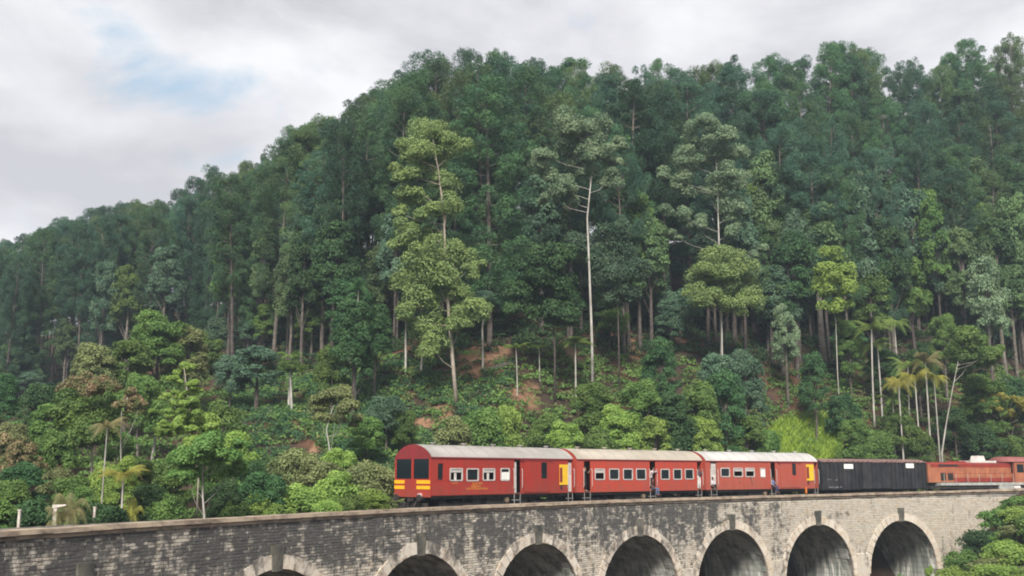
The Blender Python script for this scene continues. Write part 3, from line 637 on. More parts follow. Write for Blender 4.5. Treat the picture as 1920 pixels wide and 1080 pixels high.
# worn gold lettering below the windows: three short lines, too worn to read
t_ = MB(); rr = random.Random(3)
def glyph_line(v, u0, u1, vv, hh, mat_gap=.05):
    xa, xb = v.lx(u0), v.lx(u1); z0 = v.lz((xa + xb) / 2, vv); xx = xa
    while xx < xb:
        w = rr.uniform(.10, .17)
        for p in range(2): t_.box((xx + p * w * .6, -HW - .006, z0), (xx + p * w * .6 + .035, -HW - .002, z0 + hh * rr.uniform(.7, 1)))
        zz_ = z0 + hh * rr.choice((0, .45, .8)); t_.box((xx + .04, -HW - .0055, zz_), (xx + w * .6, -HW - .002, zz_ + .03)); xx += w + mat_gap * rr.choice((1, 1, 1.6))
glyph_line(c1, 886, 905, 908.5, .15); glyph_line(c1, 884, 901, 913.5, .13); glyph_line(c1, 875, 914, 918, .14); glyph_line(c1, 847, 858, 907, .08); t_.build('lettering', M['gold'], c1.root)
c2 = coach('passenger_carriage', 'orange red carriage with seven windows, second from the glazed end', 7.0, 20.95, M['red2'], M['roof2'],
    [(1115, 1134, 878.5, 900, 'half'), (1142, 1161, 878.5, 900, 'g'), (1168, 1186.5, 878.5, 900, 'g'), (1192.5, 1211.5, 878.5, 900, 'g'), (1238.5, 1255.5, 879, 899.5, 'g'), (1262, 1278.5, 879, 899.5, 'g'), (1284, 1300.5, 879, 899, 'g')],
    [(1095, 1107.5, 865, 'dark'), (1218.5, 1229.5, 865, 'dark'), (1307.5, 1315.5, 866, 'dark')])
c3 = coach('passenger_carriage', 'faded red carriage with white roof coupled to the black van', 21.5, 35.15, M['red3'], M['roof3'],
    [(1351, 1368.5, 877, 894.5, 'open'), (1375, 1393, 877, 894.5, 'half'), (1397.5, 1415, 877, 894.5, 'half'), (1425.5, 1435, 877.5, 895, 'blind')],
    [(1332.5, 1344, 866, 'leafr'), (1445.5, 1454, 865.5, 'blue'), (1527, 1533, 866, 'dark')])
slide_door(c3, 1463, 1498, 1485, 1491.5, 866.5, 891, M['red3']); yellow_panel(c3, 1512, 1525, 871, 901, 1516)
for cc in (c1, c2):
    b = MB(); b.box((cc.h - .02, -.75, SILL), (cc.h + .62, .75, CANT - .1)); b.build('gangway', M['maroon'], cc.root)
for cc, u_ in ((c1, 955), (c2, 1210), (c3, 1437)): MB().disc((cc.lx(u_), -1.22, .78), (0, 1, 0), .19, .22, 14).build('brake_cylinder', M['tanp'], cc.root)
MB().box((c3.lx(1508.5), -HW - .03, .72), (c3.lx(1511.5), -HW + .02, SILL + .12)).build('orange_strip', mat('orange_strip_colour', (.62, .17, .02), (.5, .14, .02), scale=3), c3.root)  # narrow upright orange strip low on the carriage side
# black covered van
v = Vehicle('covered_van', 'black ribbed covered goods van with two white rectangles', 'goods wagon', 35.8, 49.2, 1.42); r = v.root
vt = CANT + .02; b = MB(); b.box((-v.h, -1.42, .98), (v.h, 1.42, vt)); M['van'] = mat('van_black_paint', (.016, .016, .019), (.035, .034, .037), scale=1.2, rough=.6, detail=6); b.build('body', M['van'], r)
for k in range(27):
    x = -v.h + .05 + (v.len - .1) * k / 26; MB().box((x - .035, -1.49, 1.0), (x + .035, -1.421, vt - .02)).build('rib', M['van'], r)
rm, _ = roof_mesh(v.h, 1.50, vt, vt + .28); M['van_roof'] = mat('van_roof_brown', (.24, .15, .13), (.14, .085, .08), scale=1.5, rough=.8); ro = rm.build('roof', M['van_roof'], r, True)
for k in range(22):
    x = -v.h + .3 + (v.len - .6) * k / 21; MB().box((x - .09, -1.53, vt - .06), (x + .09, -1.40, vt + .1)).build('roof_cleat', M['van_roof'], ro)
for u0, u1, v0, v1 in ((1582, 1599, 870, 879), (1698, 1713, 869, 877.5)):
    a, c = v.lx(u0), v.lx(u1); z0, z1 = v.lz(a, v1), v.lz(a, v0); MB().box((a, -1.505, z0), (c, -1.491, z1)).build('white_board', M['white'], r)
t_ = MB(); M['dim_white'] = mat('dim_white_lettering', (.33, .33, .34), (.22, .22, .23), scale=4)
for u0, u1, vv, hh in ((1550, 1556, 900, .10), (1565, 1569, 901, .16), (1552, 1560, 914.5, .10), (1563.5, 1570, 915, .17), (1573, 1577, 914, .1)):
    xa, xb = v.lx(u0), v.lx(u1); z0 = v.lz(xa, vv); xx = xa
    while xx < xb: t_.box((xx, -1.497, z0), (xx + .05, -1.4905, z0 + hh * rr.uniform(.6, 1))); t_.box((xx + .05, -1.4965, z0 + .02), (xx + .1, -1.4905, z0 + .05)); xx += .17
t_.build('lettering', M['dim_white'], r)
for k in (1.8,):
    d_ = MB().box((-1.9, -1.53, 1.05), (1.9, -1.495, vt - .12)).build('sliding_door', M['van'], r)
    for kk in range(7): MB().box((-1.85 + kk * .61, -1.56, 1.08), (-1.79 + kk * .61, -1.531, vt - .15)).build('door_rib', M['van'], d_)
underframe(v, [(-1.5, .8, .5)]); bogie(v, -v.h + 2.3); bogie(v, v.h - 2.3)
# diesel locomotive
v = Vehicle('diesel_locomotive', 'orange and red diesel locomotive with long hood, half out of frame', 'locomotive', 49.9, 66.0, 1.42); r = v.root
M['orange'] = mat('loco_orange_paint', (.38, .145, .075), (.29, .10, .055), scale=1.3, rough=.55, detail=6); M['loco_red'] = mat('loco_red_paint', (.27, .032, .024), (.20, .03, .024), scale=1.3, rough=.55, detail=6)
HY = 1.0
M['walk'] = mat('walkway_grey', (.40, .40, .37), (.28, .28, .26), scale=2, rough=.6)
za = lambda u, vv: v.lz(v.lx(u), vv)
xc = v.lx(1903); xs0 = -v.h + .15
b = MB(); b.box((xs0, -HY, 1.55), (xc, HY, 3.24)); b.build('long_hood', M['orange'], r)
def band(x0, x1, z0, z1, m_, name, pr=.012): return MB().box((x0, -HY - pr, z0), (x1, -HY - .001, z1)).build(name, m_, r)
band(xs0 + .35, xc, 2.94, 3.23, M['loco_red'], 'upper_red_band'); band(v.lx(1788, -HY), xc, 1.57, 1.93, M['loco_red'], 'lower_red_band')
hp = MB(); n = 10; HYT = HY + .01; V = [(x, y, z_) for x in (xs0 - .01, xc) for y, z_ in [(-HYT * math.cos(math.pi * k / n), 3.24 + .18 * math.sin(math.pi * k / n)) for k in range(n + 1)]]
hp.add(V, [(k, k + 1, n + 2 + k, n + 1 + k) for k in range(n)] + [tuple(range(n + 1)), tuple(range(2 * n + 1, n, -1))]).build('hood_roof', M['loco_red'], r, True)
k = 0; x = v.lx(1800, -HY)
while x < xc - .4:
    o = MB().box((x, -HY - .035, 1.62), (x + .62, -HY - .0125, 3.1)); pr_ = o.build('hood_door', [M['orange'], M['loco_red']], r)
    me = pr_.data; x += .66
    MB().box((x - .14, -HY - .05, 2.3), (x - .10, -HY - .036, 2.42)).build('latch', M['black'], pr_)
    MB().box((x - .66, -HY - .040, 2.93), (x - .04, -HY - .0355, 3.10)).build('red_top', M['loco_red'], pr_); MB().box((x - .66, -HY - .040, 1.62), (x - .04, -HY - .0355, 1.93)).build('red_foot', M['loco_red'], pr_)
    MB().box((x - .045, -HY - .03, 1.6), (x - .035, -HY - .0126, 3.1)).build('door_gap', M['black'], r)
a, c = v.lx(1761, -HY), v.lx(1797, -HY); MB().box((a, -HY - .05, 3.03), (c, -HY - .013, 3.2)).build('louvre', M['black'], r)
for u0, u1 in ((1763.5, 1773), (1777, 1787)):
    a, c = v.lx(u0, -HY), v.lx(u1, -HY); g = MB().box((a, -HY - .02, 1.72), (c, -HY - .0015, 2.42)).build('intake_grille', M['black'], r)
    for q_ in range(6): MB().box((a + .02, -HY - .04, 1.76 + q_ * .11), (c - .02, -HY - .021, 1.79 + q_ * .11)).build('slat', M['black'], g)
x0, x1 = v.lx(1811, 0), v.lx(1858, 0); MB().box((x0, -.75, 3.38), (x1, .75, 3.58)).build('exhaust_base', M['cream'], r)
x0, x1 = v.lx(1826.5, 0), v.lx(1843.5, 0); b = MB(); b.box((x0, -.4, 3.58), (x1, .4, 4.05), .2); b.build('exhaust_stack', M['cream'], r)
x0, x1 = v.lx(1784, 0), v.lx(1804, 0); MB().box((x0, -.7, 3.36), (x1, .7, 3.52), .3).build('hatch', M['loco_red'], r)
b = MB(); b.box((v.lx(1763) , -1.45, 1.26), (v.h, 1.45, 1.5)); b.build('running_board', M['walk'], r); b = MB(); b.box((-v.h, -1.3, .95), (v.h - .1, 1.3, 1.24)); b.build('frame', M['black'], r)
a, c = v.lx(1872), v.lx(1897); MB().box((a, -1.43, .75), (c, -1.0, 1.255)).build('battery_box', M['walk'], r)
a, c = v.lx(1899), v.lx(1916)
b = MB(); b.disc(((a + c) / 2 - .2, -1.3, 1.0), (1, 0, 0), .2, .9, 12); b.disc(((a + c) / 2 + .3, -1.35, .8), (1, 0, 0), .14, .8, 12); b.build('air_tank', M['cream'], r)
b = MB(); b.box((v.lx(1800), -1.2, .5), (v.lx(1860), 1.2, .94)).build('fuel_tank', M['black'], r)
for xx in np.arange(v.lx(1770), xc, 1.5): MB().tube([(xx, -1.42, 1.5), (xx, -1.42, 2.35)], .02, 6).build('stanchion', M['walk'], r)
MB().tube([(v.lx(1770), -1.42, 2.35), (xc, -1.42, 2.35)], .018, 6).build('handrail', M['loco_red'], r)
xr = min(v.h - .4, xc + 3.0); b = MB(); wall_holes(b, xc, xr, 1.5, 3.5, [(xc + .35, xc + 1.3, 2.45, 3.25)], -1.4, .06, 1); wall_holes(b, xc, xr, 1.5, 3.5, [], 1.4, .06, -1); b.box((xc, -1.34, 1.5), (xc + .05, 1.34, 2.4)); b.box((xc, -1.34, 2.4), (xc + .05, -1.2, 3.5)); b.box((xc, 1.2, 2.4), (xc + .05, 1.34, 3.5)); b.box((xc, -.9, 3.3), (xc + .05, .9, 3.5)); b.build('cab', M['orange'], r)
MB().box((xc + .4, -1.38, 2.47), (xc + 1.28, -1.36, 3.23)).build('cab_window', M['glass'], r); MB().box((xc + .01, -1.2, 2.42), (xc + .03, 1.2, 3.3)).build('cab_window', M['glass'], r)
rm = MB(); n = 12; P = [(-1.5 * math.cos(math.pi * k / n), 3.48 + .5 * math.sin(math.pi * k / n)) for k in range(n + 1)]; V = [(xx, y, z_) for xx in (xc - .25, xr + .1) for y, z_ in P]
rm.add(V, [(k, k + 1, n + 2 + k, n + 1 + k) for k in range(n)] + [tuple(range(n + 1)), tuple(range(2 * n + 1, n, -1))]); rm.build('cab_roof', mat('cab_roof_pink', (.30, .11, .10), (.24, .085, .08), rough=.7), r, True)
MB().box((xr + .05, -HY, 1.5), (v.h, HY, 2.7)).build('short_hood', M['orange'], r)
bogie(v, -v.h + 3.0, .5); bogie(v, v.h - 3.0, .5)
for x in (-v.h,):
    for y in (-.95, .95):
        c = MB(); c.tube([(x, y, 1.05), (x - .4, y, 1.05)], .08, 8); c.disc((x - .42, y, 1.05), (1, 0, 0), .21, .05, 14); c.build('buffer', M['black'], r)
# ------------------------------------------------------------------ people in doorways and windows
M['skin'] = mat('skin', (.20, .10, .06), (.17, .085, .05), scale=8, rough=.6); M['skin_l'] = mat('skin_light', (.42, .25, .17), (.36, .21, .15), scale=8, rough=.6); M['hair'] = mat('dark_hair', (.012, .01, .009), (.02, .016, .014), scale=20, rough=.6)
def cloth(n, c): return mat(n, c, tuple(q * .75 for q in c), scale=6, rough=.9)
def person(label, veh, x, y, z, rz, pose, shirt, trousers, skin, sleeve=.5):
    """one skinned figure; pose gives the joints (metres, facing -y, pelvis at the origin)"""
    J = dict(pelvis=(0, 0, 0), belly=(0, 0, .18), chest=(0, 0, .38), neck=(0, -.01, .54), head=(0, -.03, .66), crown=(0, -.02, .78)); J.update(pose); R0 = dict(pelvis=.15, belly=.135, chest=.15, neck=.055, head=.095, crown=.075)
    E = [('pelvis', 'belly'), ('belly', 'chest'), ('chest', 'neck'), ('neck', 'head'), ('head', 'crown')]
    for s in 'LR':
        sg = 1 if s == 'L' else -1
        J.setdefault('sh' + s, (sg * .19, 0, .46)); J.setdefault('hip' + s, (sg * .10, 0, -.06)); R0.update({'sh' + s: .07, 'el' + s: .048, 'wr' + s: .033, 'hip' + s: .10, 'kn' + s: .07, 'an' + s: .042, 'toe' + s: .035})
        E += [('chest', 'sh' + s), ('sh' + s, 'el' + s), ('el' + s, 'wr' + s), ('pelvis', 'hip' + s), ('hip' + s, 'kn' + s), ('kn' + s, 'an' + s), ('an' + s, 'toe' + s)]
        w, e_ = Vector(J['wr' + s]), Vector(J['el' + s]); d = (w - e_).normalized(); pa = w + d * .07; J['pa' + s] = pa; R0['pa' + s] = .03; E.append(('wr' + s, 'pa' + s)); sd = d.cross(Vector((.3, .5, .8))).normalized(); up = d.cross(sd)
        for k, (o_, ln) in enumerate(((-.03, .075), (-.01, .085), (.01, .08), (.03, .06))): J[f'f{s}{k}'] = pa + d * ln * .8 + sd * o_ + up * .03; R0[f'f{s}{k}'] = .009; E.append(('pa' + s, f'f{s}{k}'))
        J[f'th{s}'] = w + d * .06 + sd * -.055; R0[f'th{s}'] = .01; E.append(('wr' + s, f'th{s}'))
    ks = list(J); me = bpy.data.meshes.new('person'); me.from_pydata([tuple(J[k]) for k in ks], [(ks.index(a), ks.index(b)) for a, b in E], []); me.update()
    o = bpy.data.objects.new('tmp', me); col.objects.link(o); md = o.modifiers.new('s', 'SKIN'); lay = me.skin_vertices[0].data
    for i, k in enumerate(ks): lay[i].radius = (R0[k], R0[k] * (.75 if k in ('chest', 'belly', 'pelvis') else 1)); lay[i].use_root = (k == 'pelvis')
    sb_ = o.modifiers.new('u', 'SUBSURF'); sb_.levels = 1; dg = bpy.context.evaluated_depsgraph_get(); m2 = bpy.data.meshes.new_from_object(o.evaluated_get(dg)); bpy.data.objects.remove(o)
    m2.materials.clear()
    for q_ in (shirt, trousers, skin): m2.materials.append(q_)
    segs = []
    for a, b in E:
        k = a + b; mi_ = 2
        if a in ('belly', 'pelvis') and b in ('belly', 'chest') or b in ('neck',) and a == 'chest' or b.startswith('sh') or a.startswith('sh'): mi_ = 0
        if a[:3] in ('hip',) or b[:3] == 'hip' or a[:2] == 'kn': mi_ = 1
        segs.append((Vector(J[a]), Vector(J[b]), mi_))
    for f in m2.polygons:
        best = 9; bi = 0
        for a, b, mi_ in segs:
            ab = b - a; t = max(0, min(1, (f.center - a).dot(ab) / max(1e-6, ab.length_squared))); dd = (f.center - a - ab * t).length
            if dd < best: best, bi = dd, mi_
        f.material_index = bi; f.use_smooth = True
    p = veh.org.xy + veh.d * x + veh.n * y; po = obj('person', m2, None, (p.x, p.y, z), veh.rz + rz, label=label, category='person')
    hd = Vector(J['head']); hb = MB(); Vv = []; Ff = []; nn, mm = 10, 6      # hair cap
    for a in range(mm + 1):
        for c_ in range(nn):
            th, ph = math.pi * .55 * a / mm, 2 * math.pi * c_ / nn; Vv.append((hd.x + .105 * math.sin(th) * math.cos(ph), hd.y + .015 + .115 * math.sin(th) * math.sin(ph), hd.z + .045 + .12 * math.cos(th)))
    for a in range(mm):
        for c_ in range(nn): Ff.append((a * nn + c_, a * nn + (c_ + 1) % nn, (a + 1) * nn + (c_ + 1) % nn, (a + 1) * nn + c_))
    hb.add(Vv, Ff).build('hair', M['hair'], po, True)
    fb = MB(); fb.box((hd.x - .014, hd.y - .125, hd.z - .02), (hd.x + .014, hd.y - .085, hd.z + .025), .006); fb.build('nose', skin, po)
    for ex in (-.035, .035): MB().box((hd.x + ex - .014, hd.y - .103, hd.z + .03), (hd.x + ex + .014, hd.y - .088, hd.z + .045)).build('eye', M['hair'], po)
    MB().box((hd.x - .025, hd.y - .102, hd.z - .05), (hd.x + .025, hd.y - .085, hd.z - .04)).build('mouth', M['maroon'], po)
    return po
stand = dict(elL=(.27, .02, .20), wrL=(.26, -.08, -.02), elR=(-.27, .02, .20), wrR=(-.26, -.08, -.02), knL=(.11, -.02, -.46), anL=(.12, 0, -.86), toeL=(.14, -.16, -.90), knR=(-.11, -.02, -.46), anR=(-.12, 0, -.86), toeR=(-.14, -.16, -.90))
sit = dict(hipL=(.10, -.04, 0), hipR=(-.10, -.04, 0), knL=(.12, -.42, .02), anL=(.12, -.44, -.42), toeL=(.13, -.58, -.48), knR=(-.12, -.42, .02), anR=(-.12, -.46, -.42), toeR=(-.13, -.60, -.48), elL=(.27, -.04, .22), wrL=(.2, -.26, .1), elR=(-.27, -.04, .22), wrR=(-.2, -.26, .1))
def pose(base, **k): d = dict(base); d.update(k); return d
mx2 = lambda vv, u: vv.lx(u)
FL = SILL + .06
person('passenger in dark clothes standing in the front doorway of the orange red carriage', c2, c2.lx(1101.5), -HW + .30, FL + .93, 0, pose(stand, elR=(-.30, -.12, .30), wrR=(-.22, -.26, .50), elL=(.30, -.12, .30), wrL=(.26, -.28, .50)), cloth('black_shirt', (.02, .022, .025)), cloth('dark_trousers', (.03, .015, .016)), M['skin_l'])
person('passenger in white top leaning out of the middle doorway with one arm stretched', c2, c2.lx(1222.5), -HW + .12, FL + .92, 0, pose(stand, chest=(-.02, -.16, .36), neck=(-.02, -.24, .50), head=(-.02, -.30, .62), crown=(-.02, -.30, .74), shL=(.17, -.18, .44), shR=(-.21, -.16, .44), elL=(.36, -.26, .40), wrL=(.55, -.16, .40), elR=(-.3, -.14, .2), wrR=(-.3, -.10, -.02)), cloth('pinkish_white_shirt', (.62, .52, .52)), cloth('dark_trousers_b', (.03, .016, .018)), M['skin_l'])
person('passenger in blue jeans sitting on the step of the middle doorway', c2, c2.lx(1224.5), -HW + .05, FL + .12, 0, pose(sit, elL=(.25, .1, .2), wrL=(.22, .12, .0)), cloth('dark_red_shirt', (.06, .02, .02)), cloth('blue_jeans', (.10, .15, .25)), M['skin'])
person('passenger in white skirt standing in the last doorway of the orange red carriage', c2, c2.lx(1310.5), -HW + .02, FL + .92, 0, pose(stand, elL=(.26, -.1, .22), wrL=(.30, -.12, .45)), cloth('plum_shirt', (.12, .08, .10)), cloth('white_skirt_cloth', (.68, .68, .64)), M['skin'])
person('passenger in white shirt and black trousers sitting in the first doorway of the faded carriage', c3, c3.lx(1337.5), -HW + .14, FL + .13, 0, pose(sit, knL=(.16, -.22, .26), anL=(.13, -.28, -.15), toeL=(.14, -.42, -.2), knR=(-.16, -.22, .26), anR=(-.13, -.28, -.15), toeR=(-.14, -.42, -.2)), cloth('white_shirt', (.62, .62, .64)), cloth('black_trousers', (.015, .014, .022)), M['skin'])
person('passenger in blue shirt sitting in the middle doorway with legs hanging out', c3, c3.lx(1449), -HW + .05, FL + .12, 0, sit, cloth('blue_shirt', (.16, .20, .34)), cloth('navy_trousers', (.04, .05, .12)), M['skin'])
arm_out = pose(sit, knL=(.12, .05, -.32), anL=(.12, .08, -.5), toeL=(.13, -.02, -.52), knR=(-.12, .05, -.32), anR=(-.12, .08, -.5), toeR=(-.13, -.02, -.52), elL=(.22, -.36, .30), wrL=(.20, -.44, .10), elR=(-.22, -.30, .36), wrR=(-.05, -.42, .38))
person('passenger in tan top resting an arm on the second window of the faded carriage', c3, c3.lx(1383), -HW + .42, FL + .52, 0, arm_out, cloth('tan_shirt', (.30, .19, .12)), cloth('grey_trousers', (.05, .05, .05)), M['skin'])
person('passenger in dark purple top hanging an arm out of the third window', c3, c3.lx(1405), -HW + .40, FL + .52, 0, pose(arm_out, elL=(.20, -.44, .28), wrL=(.20, -.52, -.02)), cloth('purple_shirt', (.04, .025, .06)), cloth('grey_trousers_b', (.05, .05, .05)), M['skin'])
# ------------------------------------------------------------------ vegetation templates (trunk mesh, crown mesh, height, radius)
def wig(p, q, n, amp, rg):
    p, q = np.array(p, float), np.array(q, float); return [tuple(p + (q - p) * t + (rg.normal(size=3) * amp * math.sin(math.pi * t))) for t in np.linspace(0, 1, n)]
def t_pine(seed, H=26, R=3.3, start=.42, per=300, L0=.31):
    rg = np.random.default_rng(seed); tr = MB(); lean = rg.normal(size=2) * .5
    ax = lambda t: np.array([lean[0] * t * t, lean[1] * t * t, H * t]); ts = np.linspace(0, .98, 9); tr.tube([ax(t) for t in ts], [.19 * (1 - t) ** .8 + .03 for t in ts], 7); cl = []
    t = start + rg.uniform(-.06, .04); ang = rg.uniform(0, 6)
    while t < .985:
        k = (t - start) / (1 - start); prof = R * (.55 + .75 * math.sin(math.pi * min(1, k * .62 + .18))) * (1 - k ** 5 * .75)
        for b in range(rg.integers(3, 6)):
            ang += 2.4 + rg.normal() * .5; ln = prof * rg.uniform(.45, 1.12)
            if rg.random() < .12: continue
            up = .25 + .5 * k; d = np.array([math.cos(ang), math.sin(ang), up]); p0 = ax(t); tip = p0 + d * ln
            tr.tube([p0, p0 + d * ln * .6 + np.array([0, 0, -.1]), tip], [.035, .025, .012], 3, False)
            for f_ in ((.62, 1.0) if ln > 2.0 else (1.0,)):
                c = p0 + d * ln * f_; r = rg.uniform(.5, .95) * (1.0 if f_ == 1 else .85); cl.append((*c, r, r, r * rg.uniform(.8, 1.2)))
        t += rg.uniform(.022, .04)
    cl.append((*ax(1.0), .55, .55, .8)); V, Q = clump_leaves(cl, per, L0, .19, rg, -.75, .9)
    return tr.mesh('trunk', M['bark']), arrays('crown', V, Q, M['pine']), H, R
def t_broad(seed, H=10, R=4, ncl=46, per=300, L0=.33, low=.06, cr=.31, stems=1, bark='bark', leaf='mid', flat=.75, asp=.6):
    rg = np.random.default_rng(seed); tr = MB(); cl = []; zc = H * (low + 1) / 2; hz = H * (1 - low) / 2
    for k in range(ncl):
        d = rg.normal(size=3); d /= np.linalg.norm(d); d[2] = d[2] if d[2] > -.55 else -d[2]; f_ = rg.uniform(.45, .93) ** .7; r = R * cr * rg.uniform(.65, 1.25)
        cl.append((d[0] * (R - r * .5) * f_, d[1] * (R - r * .5) * f_, zc + d[2] * (hz - r * .4) * f_, r, r, r * flat))
    for s in range(stems):
        o = rg.normal(size=2) * (.15 if stems > 1 else 0) * R; p = [(o[0], o[1], 0), (o[0] * .9 + rg.normal() * .15, o[1] * .9, H * .3), (o[0] * .5, o[1] * .5, H * .72)]; rb = .014 * H / math.sqrt(stems); tr.tube(p, [rb * 1.25, rb, rb * .4], 7)
        for c in cl[s::max(1, stems * 4)]:
            f_ = max(.15, c[2] / (H * .72) - .28); f_ = min(f_, .95); b0 = (p[1][0] * f_, p[1][1] * f_, H * .72 * f_) if stems == 1 else p[1]; tr.tube([b0, ((b0[0] + c[0]) / 2, (b0[1] + c[1]) / 2, (b0[2] + c[2]) / 2 - .1), c[:3]], [rb * .3, rb * .2, rb * .08], 4, False)
    V, Q = clump_leaves(cl, per, L0, asp, rg, -.45, .6); return tr.mesh('trunk', M[bark]), arrays('crown', V, Q, M[leaf]), H, R
def frond(V, Q, base, az, ln, droop, rise, rg, lw=.5, nl=20):
    d = np.array([math.cos(az), math.sin(az), 0]); side = np.array([-d[1], d[0], 0]); pts = []
    for t in np.linspace(0, 1, nl): pts.append(np.array(base) + d * ln * t * (1 - .15 * t) + np.array([0, 0, ln * (rise * t - droop * t * t)]))
    for i, p in enumerate(pts[1:], 1):
        t = i / (nl - 1); w = lw * ln * .5 * math.sin(math.pi * min(1, .15 + .8 * t)); tg = pts[i] - pts[i - 1]
        for sg in (-1, 1):
            tip = p + side * sg * w + tg * 1.2 + np.array([0, 0, -w * .45]); o = len(V); V += [p - tg * .3, p + tg * .3, tip + tg * .09, tip - tg * .09]; Q.append((o, o + 1, o + 2, o + 3))
        o = len(V); hwid = side * .025 * (1.2 - t); V += [pts[i - 1] - hwid, pts[i - 1] + hwid, p + hwid, p - hwid]; Q.append((o, o + 1, o + 2, o + 3))
def t_palm(seed, H=9, ln=2.4, nf=16, r=.09, leaf='palm', bark='pale_bark', droop=.75, rise=.8):
    rg = np.random.default_rng(seed); tr = MB(); le = rg.normal(size=2) * .3; ts = np.linspace(0, 1, 7); tr.tube([(le[0] * t * t, le[1] * t * t, H * t) for t in ts], [r * (1.15 - .4 * t) for t in ts], 7); V, Q = [], []
    for k in range(nf): frond(V, Q, (le[0], le[1], H - .05), 2.4 * k + rg.normal() * .2, ln * rg.uniform(.8, 1.1), droop * rg.uniform(.7, 1.3), rise * rg.uniform(.5, 1.3), rg)
    return tr.mesh('trunk', M[bark]), arrays('crown', V, Q, M[leaf]), H + ln * .35, ln
T = {'broad_tall': [t_broad(230 + k, 18, 4.0, 74) for k in range(3)], 'shrub_tall': [t_broad(430 + k, 7.0, 2.2, 56, 240, .21, .0, .36, 3) for k in range(3)],
     'pine': [t_pine(100 + k, 26, 2.7 + .4 * (k % 3 - 1), .17 + .10 * (k % 4)) for k in range(8)],
     'broad': [t_broad(200 + k, 10, 4.0) for k in range(5)],
     'tall': [t_broad(300 + k, 16, 3.2, 52, 270, .31, .20, .33, bark='bark', leaf='euc') for k in range(4)],
     'shrub': [t_broad(400 + k, 3.2, 2.2, 30, 240, .21, .0, .36, 3, leaf='mid') for k in range(5)],
     'loose': [t_broad(500 + k, 8, 3.4, 30, 200, .31, .30, .26, 1, bark='pale_bark', leaf='olive', flat=.55) for k in range(4)],
     'palm': [t_palm(600 + k) for k in range(3)], 'fan': [t_palm(620 + k, 3.0, 2.6, 13, .10, 'dry', 'tan_bark', .9, 1.0) for k in range(3)]}
cnt = {}
def plant(kind, name, cat, P, H, Rd, leaf, label, group=None, bark=None, rz=None, idx=None, tilt=(0, 0)):
    """stand a copy of a template at P, H metres tall and Rd metres in crown radius"""
    if kind in ('broad', 'shrub') and H / Rd > 1.45 * T[kind][0][2] / T[kind][0][3]: kind += '_tall'
    i = cnt.get(kind, 0); cnt[kind] = i + 1; tm, cm, h0, r0 = T[kind][(i if idx is None else idx) % len(T[kind])]
    root = thing(name, label, cat, P - Vector((0, 0, .15)), random.uniform(0, 6.28) if rz is None else rz, group); root.scale = (Rd / r0, Rd / r0, H / h0); root.rotation_euler[0], root.rotation_euler[1] = tilt
    a = obj('trunk', tm, root); b = obj('crown', cm, root)
    for o, m_ in ((a, bark), (b, leaf)):
        if m_: o.material_slots[0].link = 'OBJECT'; o.material_slots[0].material = M[m_]
    return root
def height_to(P, v): return zat(v, P.y) - P.z
# ------------------------------------------------------------------ pine forest
SKY = np.array([(-60, 470), (0, 455), (60, 425), (100, 408), (200, 388), (300, 365), (335, 362), (350, 335), (380, 308), (440, 320), (470, 278), (500, 272), (560, 228), (600, 218), (640, 178), (700, 162), (740, 128), (790, 108), (830, 130), (850, 118), (880, 97), (950, 100), (1000, 110), (1050, 122), (1130, 124), (1200, 128), (1290, 126), (1340, 132), (1380, 112), (1480, 110), (1560, 97), (1650, 90), (1700, 102), (1750, 118), (1780, 158), (1820, 112), (1880, 82), (1920, 72), (2000, 75), (2200, 80)], float)
pines = []; rg = np.random.default_rng(77)
yv = 96.0
while yv < 205:
    stp = 3.9 + (yv - 96) * .01; xv = -110.0 + rg.uniform(0, 4)
    while xv < 130:
        x, y = xv + rg.normal() * 1.0, yv + rg.normal() * 1.0; xv += stp + rg.uniform(0, 1.6); u = 960 + F / math.cos(PIT) * x / y
        if u < -60 or u > 1990: continue
        de, dr = np.interp(u, KU, D_E), np.interp(u, KU, D_R)
        if y < de - 1 or y > dr + 6: continue
        if any(abs(u - hu) < hw_ and y < hd for hu, hw_, hd in ((1090, 75, 106), (1155, 45, 107), (1335, 75, 118), (1355, 60, 122), (1565, 35, 122), (820, 70, 108), (1020, 60, 108))): continue
        if rg.random() < .10: continue
        pines.append((x, y, u))
    yv += 4.0 + (yv - 96) * .015
pines.sort(key=lambda p: p[1])
kept = []
for x, y, u in pines:
    z = float(ground(x, y)); hmax = zat(np.interp(u, SKY[:, 0], SKY[:, 1]), y) - z; H = min(rg.uniform(21, 29), hmax * rg.uniform(.93, 1.0)); de, dr = np.interp(u, KU, D_E), np.interp(u, KU, D_R)
    if y > dr - 8: H = hmax * rg.uniform(.92, 1.02)
    if H < 12: continue
    kept.append((x, y, z, u, min(H, 34), de, dr))
# front rows first: the rear ones that nothing can show are left out
random.seed(21)
def pine_label(u, y, de, dr):
    zn = ['at the left edge of the picture', 'above the rust tinted tree', 'above the large tree topping the left bank', 'above the two thin pale trunks', 'left of the tall airy eucalyptus', 'behind the tall airy eucalyptus', 'between airy and white trunked eucalyptus', 'behind the white trunked eucalyptus', 'between white trunked and two stemmed eucalyptus', 'behind the pale two stemmed eucalyptus', 'above the join of carriage and van', 'above the black van', 'above the leaning white trunk', 'at the right edge of the picture'][int(np.searchsorted([90, 200, 330, 560, 720, 880, 1000, 1150, 1270, 1430, 1560, 1720, 1830], u))]
    row_ = 'hazy pine on the far ridge' if u < 330 else 'pine on the skyline' if y > dr - 9 else 'front row pine' if y < de + 8 else 'pine inside the stand'
    return (row_ + ' ' + zn, row_ + ' ' + zn, zn)
front = [p for p in kept if p[1] < p[5] + 16]; back_ = [p for p in kept if p[1] >= p[5] + 16]
sel = front + back_
